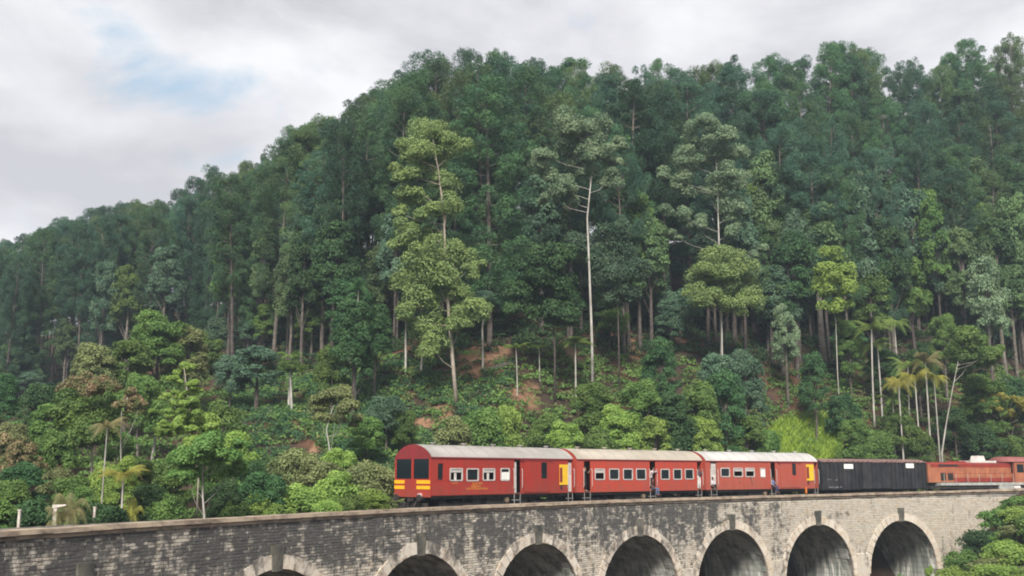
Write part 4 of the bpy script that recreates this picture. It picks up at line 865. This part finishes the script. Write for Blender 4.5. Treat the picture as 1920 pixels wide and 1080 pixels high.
for x, y, z, u, H, de, dr in sel[:420]:
    lb, gp, zn = pine_label(u, y, de, dr); wv = rg.random(); lf = 'pine_blue' if (wv < .45 or u < 420) and wv < .7 else ('pine' if wv < .85 else 'pine_olive')
    plant('pine', 'pine_tree', 'tree', Vector((x, y, z)), H, rg.uniform(2.2, 3.1) * H / 26, lf, lb, gp, tilt=(rg.normal() * .02, rg.normal() * .02))
rg = np.random.default_rng(55)
for k in range(46):
    u = rg.uniform(-30, 1950); de = np.interp(u, KU, D_E); D = de + rg.uniform(0, 12); lf = rg.choice(['dark', 'mid', 'euc_blue', 'pine']); tn = {'dark': 'dark green', 'mid': 'green', 'euc_blue': 'bluish green', 'pine': 'deep green'}[lf]
    if 720 < u < 1140 and D < de + 5: continue
    lb = f'low {tn} understorey tree between the trunks at the forest foot'; plant('broad', 'broadleaf_tree', 'tree', on(u, D), rg.uniform(4, 8.5), rg.uniform(1.6, 2.8), lf, lb, lb)
for k in range(105):
    u = rg.uniform(-30, 1950) if k < 60 else rg.uniform(1380, 1950); de = np.interp(u, KU, D_E); D = de + rg.uniform(-2, 9)
    if 720 < u < 1140 and D < de + 3: continue
    P = on(u, D); H = rg.uniform(9, 20) if k < 60 else rg.uniform(12, 24); lf = rg.choice(['pine_olive', 'euc_blue', 'mid', 'pine_olive', 'euc_blue', 'dark']); tn = {'euc': 'grey green', 'euc_blue': 'bluish', 'mid': 'green', 'pine_olive': 'olive', 'dark': 'dark'}[lf]
    lb = f'{tn} narrow tree among the pines ' + pine_label(u, D, de, 999)[2]
    plant('tall', 'eucalyptus_tree', 'tree', P, H, rg.uniform(1.8, 3.0) * (.6 + H / 40), lf, lb, lb)
# ------------------------------------------------------------------ trees drawn one by one: trunk line and foliage masses
def hero(name, label, trunk, D, clumps, leaf, bark, r0, per=150, L0=.34, asp=.45, seed=1, branches=True, under=-.6, flat=1.0, cat='tree'):
    """trunk and clumps in photo pixels at depth D; clumps: (u, v, ru, rv[, depth offset])"""
    rg = np.random.default_rng(seed); tp = [at(u, v, D) for u, v in trunk]; base = tp[0].copy(); gz = float(ground(base.x, base.y))
    if base.z > gz: tp.insert(0, Vector((base.x, base.y, gz - .2)))
    root = thing(name, label, cat, (tp[0].x, tp[0].y, tp[0].z)); O = tp[0]; px = D / F; tr = MB(); n = len(tp)
    tr.tube([p - O for p in tp], [r0 * .58 * (1 - .78 * k / (n - 1)) for k in range(n)], 9); cl = []
    for c in clumps:
        u, v, ru, rv = c[:4]; ru *= 1.32; rv *= 1.45; dz = c[4] if len(c) > 4 else rg.uniform(-1, 1) * 1.6; p = at(u, v, D + dz) - O; k = max(4, int(ru * rv / 95))
        if branches:
            zt_ = (p + O).z - rg.uniform(1.0, 2.6); kk = max([q for q in range(len(tp) - 1) if tp[q].z <= zt_] or [0]); bp = tp[kk].lerp(tp[kk + 1], min(1, max(0, (zt_ - tp[kk].z) / max(.1, tp[kk + 1].z - tp[kk].z)))) - O; tr.tube([bp, (bp + p) / 2 + Vector((0, 0, -.3)), p], [r0 * .12, r0 * .085, r0 * .03], 5, False)
        for q in range(k):
            d = rg.normal(size=3); d /= np.linalg.norm(d); f_ = rg.uniform(.2, .85); rr_ = min(ru, rv) * px * rg.uniform(.45, .8); cl.append((p.x + d[0] * ru * px * f_, p.y + d[1] * ru * px * f_, p.z + d[2] * rv * px * f_, rr_, rr_, rr_ * flat * .8))
    V, Q = clump_leaves(cl, int(per * 3.2), L0 * .72, .55, rg, under, .5); obj('trunk', tr.mesh('trunk', M[bark], True), root); obj('crown', arrays('crown', V, Q, M[leaf]), root); return root
hero('eucalyptus_tree', 'tall airy eucalyptus with yellow green leaf clumps above the front carriage', [(856, 764), (850, 690), (842, 600), (836, 500), (832, 400), (822, 320), (812, 262)], hit(856, 764).y,
     [(812, 252, 42, 24), (770, 282, 28, 20), (850, 275, 26, 18), (800, 300, 40, 22), (762, 335, 26, 16), (745, 312, 16, 10), (830, 340, 24, 20), (775, 372, 34, 18), (838, 382, 22, 20), (805, 402, 26, 14), (745, 398, 18, 11), (790, 425, 22, 10), (770, 440, 36, 20), (748, 462, 22, 14), (820, 445, 20, 12), (800, 480, 40, 22), (850, 470, 32, 20), (885, 500, 24, 14), (760, 520, 26, 20), (820, 520, 38, 22), (790, 555, 36, 24), (860, 560, 26, 20), (760, 585, 20, 14), (800, 610, 32, 24), (880, 590, 30, 22), (905, 570, 18, 12), (810, 650, 24, 18), (770, 545, 24, 14), (862, 610, 26, 16)], 'euc_yellow', 'tan_bark', .34, 92, .30, seed=31)
hero('eucalyptus_tree', 'white trunked eucalyptus with rounded leaf heads near the middle of the hillside', [(1110, 645), (1107, 560), (1104, 480), (1101, 408), (1107, 350), (1112, 290), (1095, 230)], 102,
     [(1065, 232, 26, 22), (1112, 238, 28, 22), (1090, 262, 32, 20), (1060, 272, 22, 18), (1120, 285, 26, 20), (1018, 290, 18, 24), (1015, 320, 18, 14), (1078, 305, 22, 16), (1140, 340, 18, 20), (1052, 345, 24, 18), (1105, 325, 18, 22), (1150, 300, 14, 12), (1035, 372, 20, 12), (1072, 370, 16, 18), (1165, 270, 14, 14)], 'euc', 'pale_bark', .26, 120, .30, seed=32, flat=.95)
hero('eucalyptus_tree', 'bluish green young eucalyptus right of the white trunk', [(1160, 640), (1158, 560), (1155, 480)], 103.5, [(1150, 440, 30, 22), (1165, 475, 34, 26), (1140, 505, 34, 26), (1180, 510, 30, 24), (1155, 545, 36, 26), (1085, 460, 22, 18), (1120, 470, 18, 16)], 'euc_blue', 'bark', .16, 110, .32, seed=33)
hero('broadleaf_tree', 'dark green rounded broadleaf tree over the red soil path', [(1040, 660), (1038, 600), (1030, 540)], 99, [(1015, 475, 34, 20), (1050, 490, 26, 20), (990, 500, 26, 18), (1020, 525, 40, 22), (1055, 545, 28, 22), (980, 550, 26, 18), (1010, 575, 36, 22), (1055, 595, 32, 22), (960, 575, 18, 14), (1075, 580, 16, 14)], 'dark', 'bark', .2, 130, .38, seed=34, flat=1)
hero('eucalyptus_tree', 'pale yellow green eucalyptus with two white stems right of centre', [(1354, 660), (1353, 590), (1350, 530), (1352, 490)], 113, [(1355, 480, 28, 20), (1335, 500, 30, 20), (1378, 505, 32, 22), (1320, 530, 28, 20), (1355, 535, 40, 24), (1395, 535, 28, 22), (1405, 560, 22, 16), (1335, 565, 32, 20), (1305, 545, 20, 14), (1375, 570, 30, 16)], 'euc_yellow', 'pale_bark', .2, 120, .30, seed=35)
hero('eucalyptus_tree', 'tall grey green eucalyptus behind the pale two stemmed one', [(1352, 640), (1350, 520), (1347, 420), (1345, 340), (1340, 260)], 115, [(1330, 235, 30, 18), (1295, 265, 28, 18), (1355, 262, 28, 20), (1375, 290, 24, 20), (1285, 300, 30, 18), (1330, 300, 32, 18), (1360, 335, 30, 22), (1280, 345, 28, 18), (1245, 325, 16, 14), (1330, 365, 30, 16), (1385, 350, 18, 16), (1265, 395, 24, 14), (1375, 395, 22, 20), (1300, 420, 34, 14), (1255, 440, 24, 12), (1370, 430, 20, 12), (1420, 468, 14, 10)], 'euc', 'pale_bark', .26, 100, .32, seed=36, flat=.8)
hero('broadleaf_tree', 'small tree with fresh yellow green top between pines at right', [(1570, 690), (1568, 630), (1566, 570)], 116, [(1565, 480, 22, 14), (1548, 500, 20, 16), (1585, 505, 22, 16), (1565, 525, 34, 18), (1545, 545, 18, 14), (1590, 540, 18, 14), (1560, 575, 24, 14), (1585, 570, 16, 12)], 'bright', 'pale_bark', .13, 120, .32, seed=37)
hero('broadleaf_tree', 'leaning white trunked tree with round green head above the locomotive', [(1766, 848), (1775, 790), (1786, 730), (1795, 685)], 113, [(1805, 625, 22, 18), (1795, 655, 28, 20), (1825, 650, 24, 18), (1845, 665, 26, 14), (1820, 675, 32, 14), (1865, 660, 16, 10)], 'mid', 'pale_bark', .2, 130, .34, seed=38)
hero('flowering_tree', 'spreading tree with flat yellow branches at the right edge', [(1900, 850), (1895, 820), (1880, 790)], 117, [(1845, 758, 24, 7), (1875, 768, 28, 8), (1905, 778, 28, 9), (1865, 745, 24, 7), (1925, 765, 22, 12), (1900, 750, 24, 8)], 'yellow', 'tan_bark', .14, 90, .34, seed=39)
hero('broadleaf_tree', 'bright green tiered tree on the left bank', [(372, 900), (362, 820), (352, 740), (345, 690)], 64, [(343, 688, 22, 12), (330, 712, 22, 8), (362, 712, 20, 8), (345, 738, 34, 10), (318, 745, 22, 8), (330, 768, 36, 10), (372, 760, 26, 12), (305, 778, 24, 9), (350, 795, 40, 14), (390, 790, 28, 16), (320, 810, 30, 12), (365, 825, 40, 14), (300, 795, 20, 8)], 'bright', 'tan_bark', .12, 150, .25, seed=40, flat=.7)
hero('flowering_tree', 'tree with rust tinted top on the left bank', [(175, 905), (172, 840), (168, 780)], 66, [(165, 712, 24, 12), (145, 730, 26, 14), (190, 730, 28, 14), (205, 720, 16, 10)], 'rust', 'tan_bark', .14, 120, .26, seed=41)
hero('broadleaf_tree', 'round green tree just below the rust tinted one on the left bank', [(170, 915), (172, 860), (170, 800)], 65.4, [(140, 755, 34, 18), (180, 765, 40, 20), (150, 785, 40, 20), (190, 795, 36, 22), (160, 820, 44, 20), (210, 770, 20, 14)], 'mid', 'tan_bark', .14, 140, .28, seed=42)
hero('flowering_tree', 'slender pale stemmed tree with brownish pink top on the left bank', [(227, 880), (226, 820), (228, 770), (240, 745)], 61, [(245, 745, 22, 10), (268, 752, 18, 8), (228, 760, 14, 10), (258, 768, 18, 9)], 'rust', 'pale_bark', .09, 130, .22, seed=43)
hero('broadleaf_tree', 'forked white trunked tree right behind the left parapet', [(383, 968), (380, 930), (380, 885), (388, 840)], 55, [(380, 850, 36, 18), (350, 862, 26, 16), (420, 852, 26, 16), (395, 826, 26, 14), (430, 880, 24, 16), (350, 890, 24, 14), (440, 830, 20, 12)], 'mid', 'pale_bark', .13, 140, .24, seed=44)
hero('broadleaf_tree', 'pale trunked tree with sparse twisted crown left of the front carriage', [(620, 900), (619, 850), (612, 805), (625, 760)], 76, [(612, 745, 30, 14), (640, 735, 24, 14), (600, 775, 22, 12), (650, 765, 24, 14), (628, 790, 16, 12), (665, 790, 14, 10)], 'olive', 'pale_bark', .14, 100, .26, seed=45)
for k, (u, v0, v1) in enumerate(((285, 862, 772), (540, 772, 690), (548, 775, 690), (760, 700, 590), (790, 705, 600), (905, 700, 560))):
    P = hit(u, v0); b = MB(); H = height_to(P, v1); root = thing('bare_trunk', ['pale bare trunk behind the bright tiered tree on the left bank', 'left of two thin pale trunks side by side left of the tea slope', 'right of two thin pale trunks side by side left of the tea slope', 'thin grey trunk left of the tall airy eucalyptus', 'thin grey trunk nearest the tall airy eucalyptus', 'thin trunk by the red soil patch'][k], 'tree trunk', P); b.tube(wig((0, 0, -.3), (random.uniform(-.3, .3), 0, H), 6, .06, rg), [.12, .11, .10, .09, .08, .06], 7); b.build('trunk', M['pale_bark'], root)
    tm_, cm_, h_, r_ = T['shrub'][k % 5]; c = obj('crown', cm_, root, (0, 0, H - .8)); c.scale = (.55, .55, .5); c.material_slots[0].link = 'OBJECT'; c.material_slots[0].material = M['euc_blue' if k > 2 else 'mid']
# fallen log
p, q = at(905, 662, 100), at(968, 634, 103); p.z = float(ground(p.x, p.y)) + .25; q.z = float(ground(q.x, q.y)) + .3
lg = MB(); lg.tube([(0, 0, 0), tuple((q - p) * .5 + Vector((0, 0, .05))), tuple(q - p)], [.26, .24, .2], 9); lg.build('fallen_log', M['bark'], None, label='fallen log lying across the red soil slope', category='log').location = p
# ------------------------------------------------------------------ middle ground trees and shrubs: (u, base v or depth, top v, half width px, kind, leaf)
def row(items, name, cat, group, base_label):
    for it in items:
        u, D, vt_, hw_, kind, leaf, lab = it; P = on(u, D); H = max(.8, height_to(P, vt_)); plant(kind, name, cat, P, H, hw_ * D / F, leaf, lab or base_label, None if lab else group)
S = []
def add(u, D, vt_, hw_, kind, leaf, lab=None): S.append((u, D, vt_, hw_, kind, leaf, lab))
# lush bank left
for it in ((290, 96, 568, 62, 'broad', 'mid', 'large green broadleaf tree topping the left bank'), (345, 98, 600, 50, 'broad', 'olive', 'olive tinted tree on the right shoulder of the left bank'), (235, 92, 618, 52, 'broad', 'mid', 'green tree left of the large one topping the left bank'), (170, 90, 632, 50, 'broad', 'olive', 'yellowish green tree high on the left bank'),
           (75, 84, 712, 46, 'broad', 'dark', 'dark round tree at the far left of the bank'), (20, 74, 785, 60, 'broad', 'olive', 'yellow green tree at the left edge of the picture'), (110, 70, 800, 50, 'broad', 'mid', None), (265, 80, 690, 52, 'broad', 'mid', None), (225, 72, 800, 44, 'loose', 'mid', None), (420, 82, 745, 56, 'broad', 'mid', 'broad green tree right of the bright tiered one'),
           (445, 70, 800, 44, 'broad', 'bright', 'fresh green small tree near the middle of the left bank'), (330, 62, 850, 44, 'broad', 'mid', None), (480, 64, 850, 40, 'broad', 'dark', None), (60, 62, 860, 55, 'broad', 'dark', None), (150, 58, 880, 44, 'broad', 'mid', None), (10, 58, 900, 44, 'broad', 'mid', None), (430, 100, 660, 40, 'broad', 'euc_blue', None), (480, 98, 640, 50, 'tall', 'euc_blue', 'bluish grey tree left of the two thin trunks'),
           (660, 92, 540, 46, 'broad', 'dark', 'dark leafy tree at the forest edge left of the tall airy eucalyptus'), (700, 96, 560, 40, 'broad', 'dark', None), (620, 93, 640, 40, 'broad', 'mid', None), (375, 110, 620, 44, 'broad', 'mid', None), (400, 66, 800, 40, 'broad', 'mid', None), (270, 66, 850, 46, 'broad', 'mid', None), (205, 62, 860, 40, 'broad', 'bright', None), (100, 76, 740, 44, 'broad', 'mid', None), (0, 90, 690, 40, 'broad', 'dark', None)):
    add(*it)
# behind the front carriage
for it in ((725, 84, 735, 46, 'broad', 'euc_blue', 'bluish green round tree left of the red soil cut'), (690, 80, 775, 40, 'broad', 'mid', None), (640, 74, 830, 40, 'shrub', 'bright', None), (760, 84, 760, 26, 'shrub', 'mid', None), (850, 80, 770, 42, 'shrub', 'olive', 'pale olive bush above the roof of the front carriage'), (905, 82, 750, 46, 'shrub', 'mid', 'rounded bush above the roof of the front carriage'), (950, 84, 748, 34, 'shrub', 'bright', None), (1020, 88, 770, 44, 'broad', 'mid', None), (1060, 86, 780, 44, 'broad', 'bright', None), (1110, 92, 700, 46, 'broad', 'mid', None), (1160, 90, 745, 46, 'broad', 'bright', None),
           (1200, 94, 700, 52, 'broad', 'mid', 'broad green tree above the second carriage'), (1260, 94, 715, 52, 'broad', 'dark', None), (1310, 96, 700, 48, 'broad', 'mid', None), (1240, 100, 620, 40, 'broad', 'dark', None), (1350, 100, 640, 46, 'broad', 'euc_blue', 'grey green bush under the pale two stemmed eucalyptus'), (1400, 104, 640, 40, 'broad', 'euc_blue', None), (1360, 98, 680, 50, 'broad', 'dark', None), (1400, 98, 760, 44, 'broad', 'mid', None), (1320, 94, 770, 44, 'broad', 'bright', None), (1225, 92, 770, 44, 'broad', 'bright', None), (1120, 88, 790, 40, 'shrub', 'mid', None), (1435, 99, 790, 28, 'shrub', 'mid', None),
           (1600, 106, 770, 36, 'broad', 'mid', None), (1640, 108, 800, 36, 'shrub', 'mid', None), (1580, 112, 730, 34, 'broad', 'dark', None), (1690, 112, 760, 36, 'broad', 'mid', None), (1720, 112, 800, 30, 'shrub', 'mid', None), (1790, 116, 760, 40, 'broad', 'dark', None), (1850, 118, 690, 46, 'broad', 'mid', None), (1900, 120, 700, 46, 'broad', 'dark', None), (1840, 116, 790, 40, 'broad', 'dark', None), (1890, 116, 810, 34, 'broad', 'mid', None), (1780, 124, 580, 36, 'broad', 'mid', None), (1830, 126, 600, 40, 'broad', 'dark', None), (1870, 128, 470, 40, 'tall', 'euc', None), (1600, 120, 590, 30, 'broad', 'mid', None), (1480, 116, 560, 28, 'tall', 'euc', None), (1530, 112, 650, 30, 'broad', 'dark', None), (1730, 120, 640, 34, 'broad', 'dark', None), (1660, 120, 640, 34, 'broad', 'dark', None)):
    add(*it)
# bushes growing up against the far side of the bridge, left of the train
for it in ((690, 66, 850, 56, 'shrub', 'olive', 'greyish bush directly left of the front carriage'), (735, 70, 868, 40, 'shrub', 'olive', None), (640, 62, 872, 56, 'shrub', 'bright', None), (575, 59, 895, 60, 'shrub', 'bright', 'light green leafy bush behind the parapet left of the train'), (505, 57, 912, 56, 'shrub', 'bright', None), (450, 56, 925, 46, 'shrub', 'mid', None), (600, 68, 846, 56, 'shrub', 'olive', None), (555, 70, 828, 56, 'shrub', 'olive', None), (430, 60, 890, 44, 'broad', 'dark', None), (325, 56, 915, 50, 'shrub', 'mid', None), (210, 53, 930, 50, 'shrub', 'dark', None), (85, 51, 925, 56, 'shrub', 'dark', None), (15, 50, 925, 56, 'shrub', 'mid', None), (290, 56, 890, 44, 'broad', 'dark', None), (500, 62, 870, 54, 'shrub', 'dark', None),
           (55, 66, 818, 44, 'loose', 'rust', 'tree with pinkish flower heads at the left edge'), (120, 60, 866, 40, 'loose', 'olive', None), (10, 70, 800, 46, 'loose', 'rust', None), (165, 56, 905, 40, 'broad', 'mid', None), (40, 54, 890, 50, 'broad', 'mid', None), (240, 60, 842, 34, 'broad', 'bright', None)):
    add(*it)
# bank in front of the bridge end and plants rising through the bottom edge
for it in ((1905, 94, 925, 44, 'shrub', 'mid', 'green bush on the bank where the parapet ends'), (1862, 94, 950, 44, 'shrub', 'mid', None), (1822, 93, 985, 44, 'shrub', 'dark', 'dark bush on the slope right of the last arch'), (1785, 91, 1025, 36, 'shrub', 'mid', None), (1900, 88, 978, 46, 'shrub', 'olive', None), (1862, 86, 1008, 40, 'shrub', 'bright', None), (1905, 82, 1022, 54, 'shrub', 'bright', None), (1830, 84, 1042, 36, 'shrub', 'olive', None), (1765, 84, 1056, 34, 'shrub', 'bright', None), (1890, 92, 945, 36, 'shrub', 'bright', None), (1940, 86, 950, 50, 'shrub', 'mid', None), (1845, 78, 1062, 50, 'shrub', 'bright', None), (1725, 88, 1052, 14, 'loose', 'bright', 'thin green sapling at the foot of the last arch'), (1668, 88, 1066, 16, 'loose', 'mid', None), (1545, 80, 1062, 20, 'loose', 'dark', 'dark sapling rising inside the second arch from the right'), (1860, 91, 990, 26, 'shrub', 'mid', None), (1925, 78, 1050, 40, 'shrub', 'olive', None)):
    add(*it)
zone = lambda u, D: ('bank in front of the bridge' if D < np.interp(u, UN, DN) + 1 else 'left bank' if u < 560 else 'slope behind the red carriages' if u < 1480 else 'slope behind the van')
for k, (u, D, vt_, hw_, kind, leaf, lab) in enumerate(S):
    D = clampD(u, D); P = on(u, D); H = max(1.2, height_to(P, vt_)); nm = {'broad': 'broadleaf_tree', 'shrub': 'shrub', 'tall': 'eucalyptus_tree', 'loose': 'sapling'}[kind]; ct = {'broad': 'tree', 'tall': 'tree', 'shrub': 'shrub', 'loose': 'sapling'}[kind]
    tone = {'rust': 'pinkish brown', 'mid': 'green', 'dark': 'dark green', 'bright': 'light green', 'olive': 'olive green', 'euc_blue': 'bluish green', 'euc': 'grey green'}[leaf]
    z_ = zone(u, D); lb = lab or f"{tone} {'leafy tree' if ct == 'tree' else ct} among others on the {z_}"
    plant(kind, nm, ct, P, H, hw_ * D / F, leaf, lb, None if lab else f"{tone} {ct}s on the {z_}")
# shrubs rooted on the deck between parapet and track, just ahead of the train
for s_, vt_, rd, lf, lb in ((-12.9, 908, .95, 'bright', 'light green shrub on the bridge deck right in front of the train'), (-14.6, 922, .9, 'mid', 'middle one of three shrubs on the deck ahead of the train'), (-16.4, 932, .9, 'bright', 'lowest of three shrubs on the deck, farthest from the train')):
    x, y, a = W(s_, 1.45); P = Vector((x, y, -.2)); plant('shrub', 'shrub', 'shrub', P, height_to(P, vt_), rd, lf, lb)
# ------------------------------------------------------------------ palms, banana, fan palm
def palm(u, v0, v1, ln, leaf, lab, kind='palm', D=None):
    P = hit(u, v0) if D is None else on(u, clampD(u, D)); tm, cm, h0, r0 = T[kind][0]; H = height_to(P, v1); return plant(kind, 'palm_tree', 'palm', P, H, ln, leaf, lab)
palm(1080, 765, 628, 2.3, 'palm', 'slim areca palm with orange crownshaft over the second carriage'); palm(970, 742, 640, 1.5, 'palm', 'left of two short palms on the red soil'); palm(1012, 715, 640, 1.5, 'palm', 'right of two short palms on the red soil'); palm(540, 772, 655, 1.6, 'palm', 'dark crowned palm above the two thin trunks')
palm(1640, 800, 598, 2.6, 'palm', 'large palm with drooping fronds behind the van'); palm(1690, 850, 700, 2.2, 'yellow', 'yellowish palm left of the leaning white trunk', D=111); palm(1742, 850, 655, 2.4, 'dry', 'dry fronded palm nearest the leaning white trunk', D=112.5); palm(1722, 850, 690, 2.2, 'yellow', 'middle yellow palm behind the van end', D=112); palm(1690, 690, 590, 2.2, 'palm', 'green palm high on the slope behind the van', D=120)
palm(665, 640, 520, 1.9, 'dark', 'dark palm at the forest edge above the tea slope', D=94)
palm(245, 960, 868, 1.5, 'yellow', 'yellow green feather palm behind the left parapet', 'palm', D=52); palm(262, 985, 932, .85, 'yellow', 'small yellow fan palm just above the left parapet', 'fan', D=50.5); palm(150, 985, 915, 1.1, 'dry', 'dry drooping palm beside the pale post', 'fan', D=48); palm(125, 985, 940, .9, 'dry', 'low dry palm right at the pale post', 'fan', D=47.5); palm(205, 900, 775, 1.2, 'dry', 'drooping dry palm below the rust tinted tree', 'palm', D=60)
palm(1655, 790, 630, 2.4, 'palm', 'green palm just right of the large drooping one'); palm(1705, 850, 668, 2.3, 'palm', 'green palm among the yellow ones behind the van', D=113.5); palm(1758, 850, 690, 2.0, 'yellow', 'yellow palm touching the leaning white trunk', D=114.5); palm(1675, 850, 735, 1.9, 'palm', 'short green palm left of the yellow ones', D=112.5)
def banana(u, D, vt_, lab):
    P = on(u, D); H = height_to(P, vt_); root = thing('banana_plant', lab, 'plant', P); b = MB(); b.tube([(0, 0, -.2), (0, 0, H * .5)], [.13, .08], 8); b.build('stem', M['palm'], root); rg_ = np.random.default_rng(int(u))
    for k in range(7):
        az = 2.4 * k; d = np.array([math.cos(az), math.sin(az), 0]); sd = np.array([-d[1], d[0], 0]); V = []; Q = []; ln = H * .75 * rg_.uniform(.8, 1.1)
        for i, t in enumerate(np.linspace(0, 1, 7)):
            c = np.array([0, 0, H * .48]) + d * ln * t * .75 + np.array([0, 0, ln * (1.0 * t - .72 * t * t)]); w = .26 * math.sin(math.pi * (.08 + .9 * t)); V += [c - sd * w - np.array([0, 0, w * .3]), c, c + sd * w - np.array([0, 0, w * .3])]
            if i: o = 3 * i; Q += [(o - 3, o - 2, o + 1, o), (o - 2, o - 1, o + 2, o + 1)]
        obj('leaf', arrays('leaf', V, Q, M['bright']), root)
banana(1508, 117, 752, 'banana plant with big leaves above the black van'); banana(1662, 116, 798, 'small banana plant behind the van end')
# posts behind the left parapet
M['post'] = mat('pale_concrete', (.55, .50, .44), (.42, .37, .32), scale=4, rough=.9)
for u, v0, v1, D, lab in ((35, 985, 955, 46.5, 'short thin post at the far left behind the parapet'), (176, 985, 950, 48.5, 'thin pale post right of the dry palms'),):
    D = clampD(u, D) + .3; P = at(u, v0, D); b = MB(); h_ = zat(v1, D) - P.z; g_ = float(ground(P.x, P.y)); b.box((-.06, -.06, g_ - P.z), (.06, .06, h_), .01); b.box((-.075, -.075, h_ - .06), (.075, .075, h_)); b.build('fence_post', M['post'], None, label=lab, category='post').location = P
P = at(102, 985, 50.3); g_ = float(ground(P.x, P.y)); b = MB(); h_ = zat(948, 50.3) - P.z; sg = thing('distance_sign', 'pale post with small slanted board behind the left parapet', 'sign', P); b.box((-.09, -.06, g_ - P.z), (.09, .06, h_)); b.build('post', M['post'], sg); b = MB(); b.add([(-.12, -.09, h_ - .12), (.5, -.09, h_ + .0), (.5, -.07, h_ + .06), (-.12, -.07, h_ + .04), (-.12, -.03, h_ - .12), (.5, -.03, h_), (.5, -.03, h_ + .06), (-.12, -.03, h_ + .04)], [(0, 1, 2, 3), (4, 5, 6, 7), (0, 1, 5, 4), (1, 2, 6, 5), (2, 3, 7, 6), (3, 0, 4, 7)]); b.build('board', M['post'], sg)
# ------------------------------------------------------------------ ground cover (nobody could count it)
def cover(name, label, cat, n, leaf, dens, u0, u1, d0, d1, r0, r1, per, L0, seed, tall=.6, soil=True):
    rg = np.random.default_rng(seed); cl = []
    for _ in range(n):
        u = rg.uniform(u0, u1); df = np.interp(u, UF, DF) + 2.5; de = np.interp(u, KU, D_E); D = df + (de - df) * rg.uniform(d0, d1) ; P = on(u, D); uu, vv = proj(*P)
        if soil and rg.random() < .62 and any(((uu - a) / c) ** 2 + ((vv - b) / d) ** 2 < 1 for a, b, c, d in SOIL): continue
        r = rg.uniform(r0, r1); cl.append((P.x, P.y, P.z + r * .15, r, r, r * tall))
    V, Q = clump_leaves(cl, per, L0, .5, rg, 0.0, .6); obj(name, arrays(name, V, Q, M[leaf]), kind='stuff', label=label, category=cat)
cover('tea_bushes', 'low dark tea bushes covering the slope left of the tall eucalyptus', 'tea bushes', 1100, 'tea', 1, 430, 960, .28, .95, .5, .95, 70, .22, 5)
cover('undergrowth', 'mixed green undergrowth on the slope below the forest', 'undergrowth', 4600, 'mid', 1, -40, 1960, -.05, 1.0, .4, 1.1, 45, .30, 6)
cover('dry_undergrowth', 'olive and dry weeds scattered over the slope', 'weeds', 1300, 'olive', 1, 480, 1960, -.05, .9, .35, .8, 40, .26, 7)
cover('forest_floor_plants', 'sparse dark plants on the forest floor between the trunks', 'undergrowth', 2600, 'dark', 1, -40, 1960, 1.0, 1.5, .4, 1.0, 35, .34, 8, soil=False)
# tall lime grass behind the join of carriage and van
rg = np.random.default_rng(9); C, Nn = [], []
V = []; Q = []
for _ in range(16000):
    u = rg.uniform(1425, 1605); P = on(u, rg.uniform(103, 119)); uu, vv = proj(*P)
    if ((uu - 1515) / 80) ** 2 + ((vv - 838) / 52) ** 2 > 1: continue
    h = rg.uniform(.5, 1.3); a = rg.uniform(0, 6.28); d = np.array([math.cos(a), math.sin(a), 0]) ; b = np.array(P); le = np.array([rg.normal() * .35, rg.normal() * .35, 0]); w = rg.uniform(.03, .07); o = len(V)
    V += [b - d * w, b + d * w, b + d * w * .8 + le * .4 + np.array([0, 0, h * .6]), b - d * w * .8 + le * .4 + np.array([0, 0, h * .6]), b + le * 1.2 + np.array([0, 0, h]) + d * .01, b + le * 1.2 + np.array([0, 0, h]) - d * .01]; Q += [(o, o + 1, o + 2, o + 3), (o + 3, o + 2, o + 4, o + 5)]
obj('tall_grass', arrays('tall_grass', V, Q, M['lime']), kind='stuff', label='tall lime green grass on the slope above the black van', category='grass')
cover('bank_plants', 'light green weeds covering the bank in front of the bridge end', 'weeds', 1, 'bright', 1, 0, 1, 0, 1, .3, .5, 10, .3, 12)
rg = np.random.default_rng(14); cl = []
for _ in range(420):
    u = rg.uniform(1700, 2150); D = rg.uniform(72, 97); P = on(u, D); r = rg.uniform(.3, .7)
    if D < np.interp(u, UN, DN) - .8: cl.append((P.x, P.y, P.z + .1, r, r, r * .7))
V, Q = clump_leaves(cl, 40, .26, .45, rg, 0, .6); bpy.data.objects['bank_plants'].data = arrays('bank_plants', V, Q, M['bright'])
# ------------------------------------------------------------------ look-alikes that share a description are told apart by their order
ORD = 'first second third fourth fifth sixth seventh eighth ninth tenth eleventh twelfth thirteenth fourteenth fifteenth sixteenth seventeenth'.split(); by = {}
for o in sc.objects:
    if o.parent is None and 'label' in o and 'group' in o: by.setdefault(o['label'], []).append(o)
for lb, os_ in by.items():
    if 1 < len(os_) <= 17 and len(lb.split()) <= 13:
        for k, o in enumerate(sorted(os_, key=lambda o: proj(*o.location)[0])): o['label'] = lb + f', {ORD[k]} from left'
# ------------------------------------------------------------------ air
hz = MB(); hz.box((-800, -350, float(GZ.min()) - 1.2), (800, 1200, 95.0)); ho = hz.build('haze', mat('haze_air', (.8, .8, .8)), kind='stuff', label='thin pale blue haze in the air over the hillside', category='haze')
hm = ho.data.materials[0]; t = hm.node_tree; t.nodes.clear(); pv = t.nodes.new('ShaderNodeVolumePrincipled'); pv.inputs['Color'].default_value = (.70, .85, 1.0, 1); pv.inputs['Density'].default_value = 0.00042; pv.inputs['Anisotropy'].default_value = .1
ou = t.nodes.new('ShaderNodeOutputMaterial'); t.links.new(pv.outputs[0], ou.inputs['Volume'])
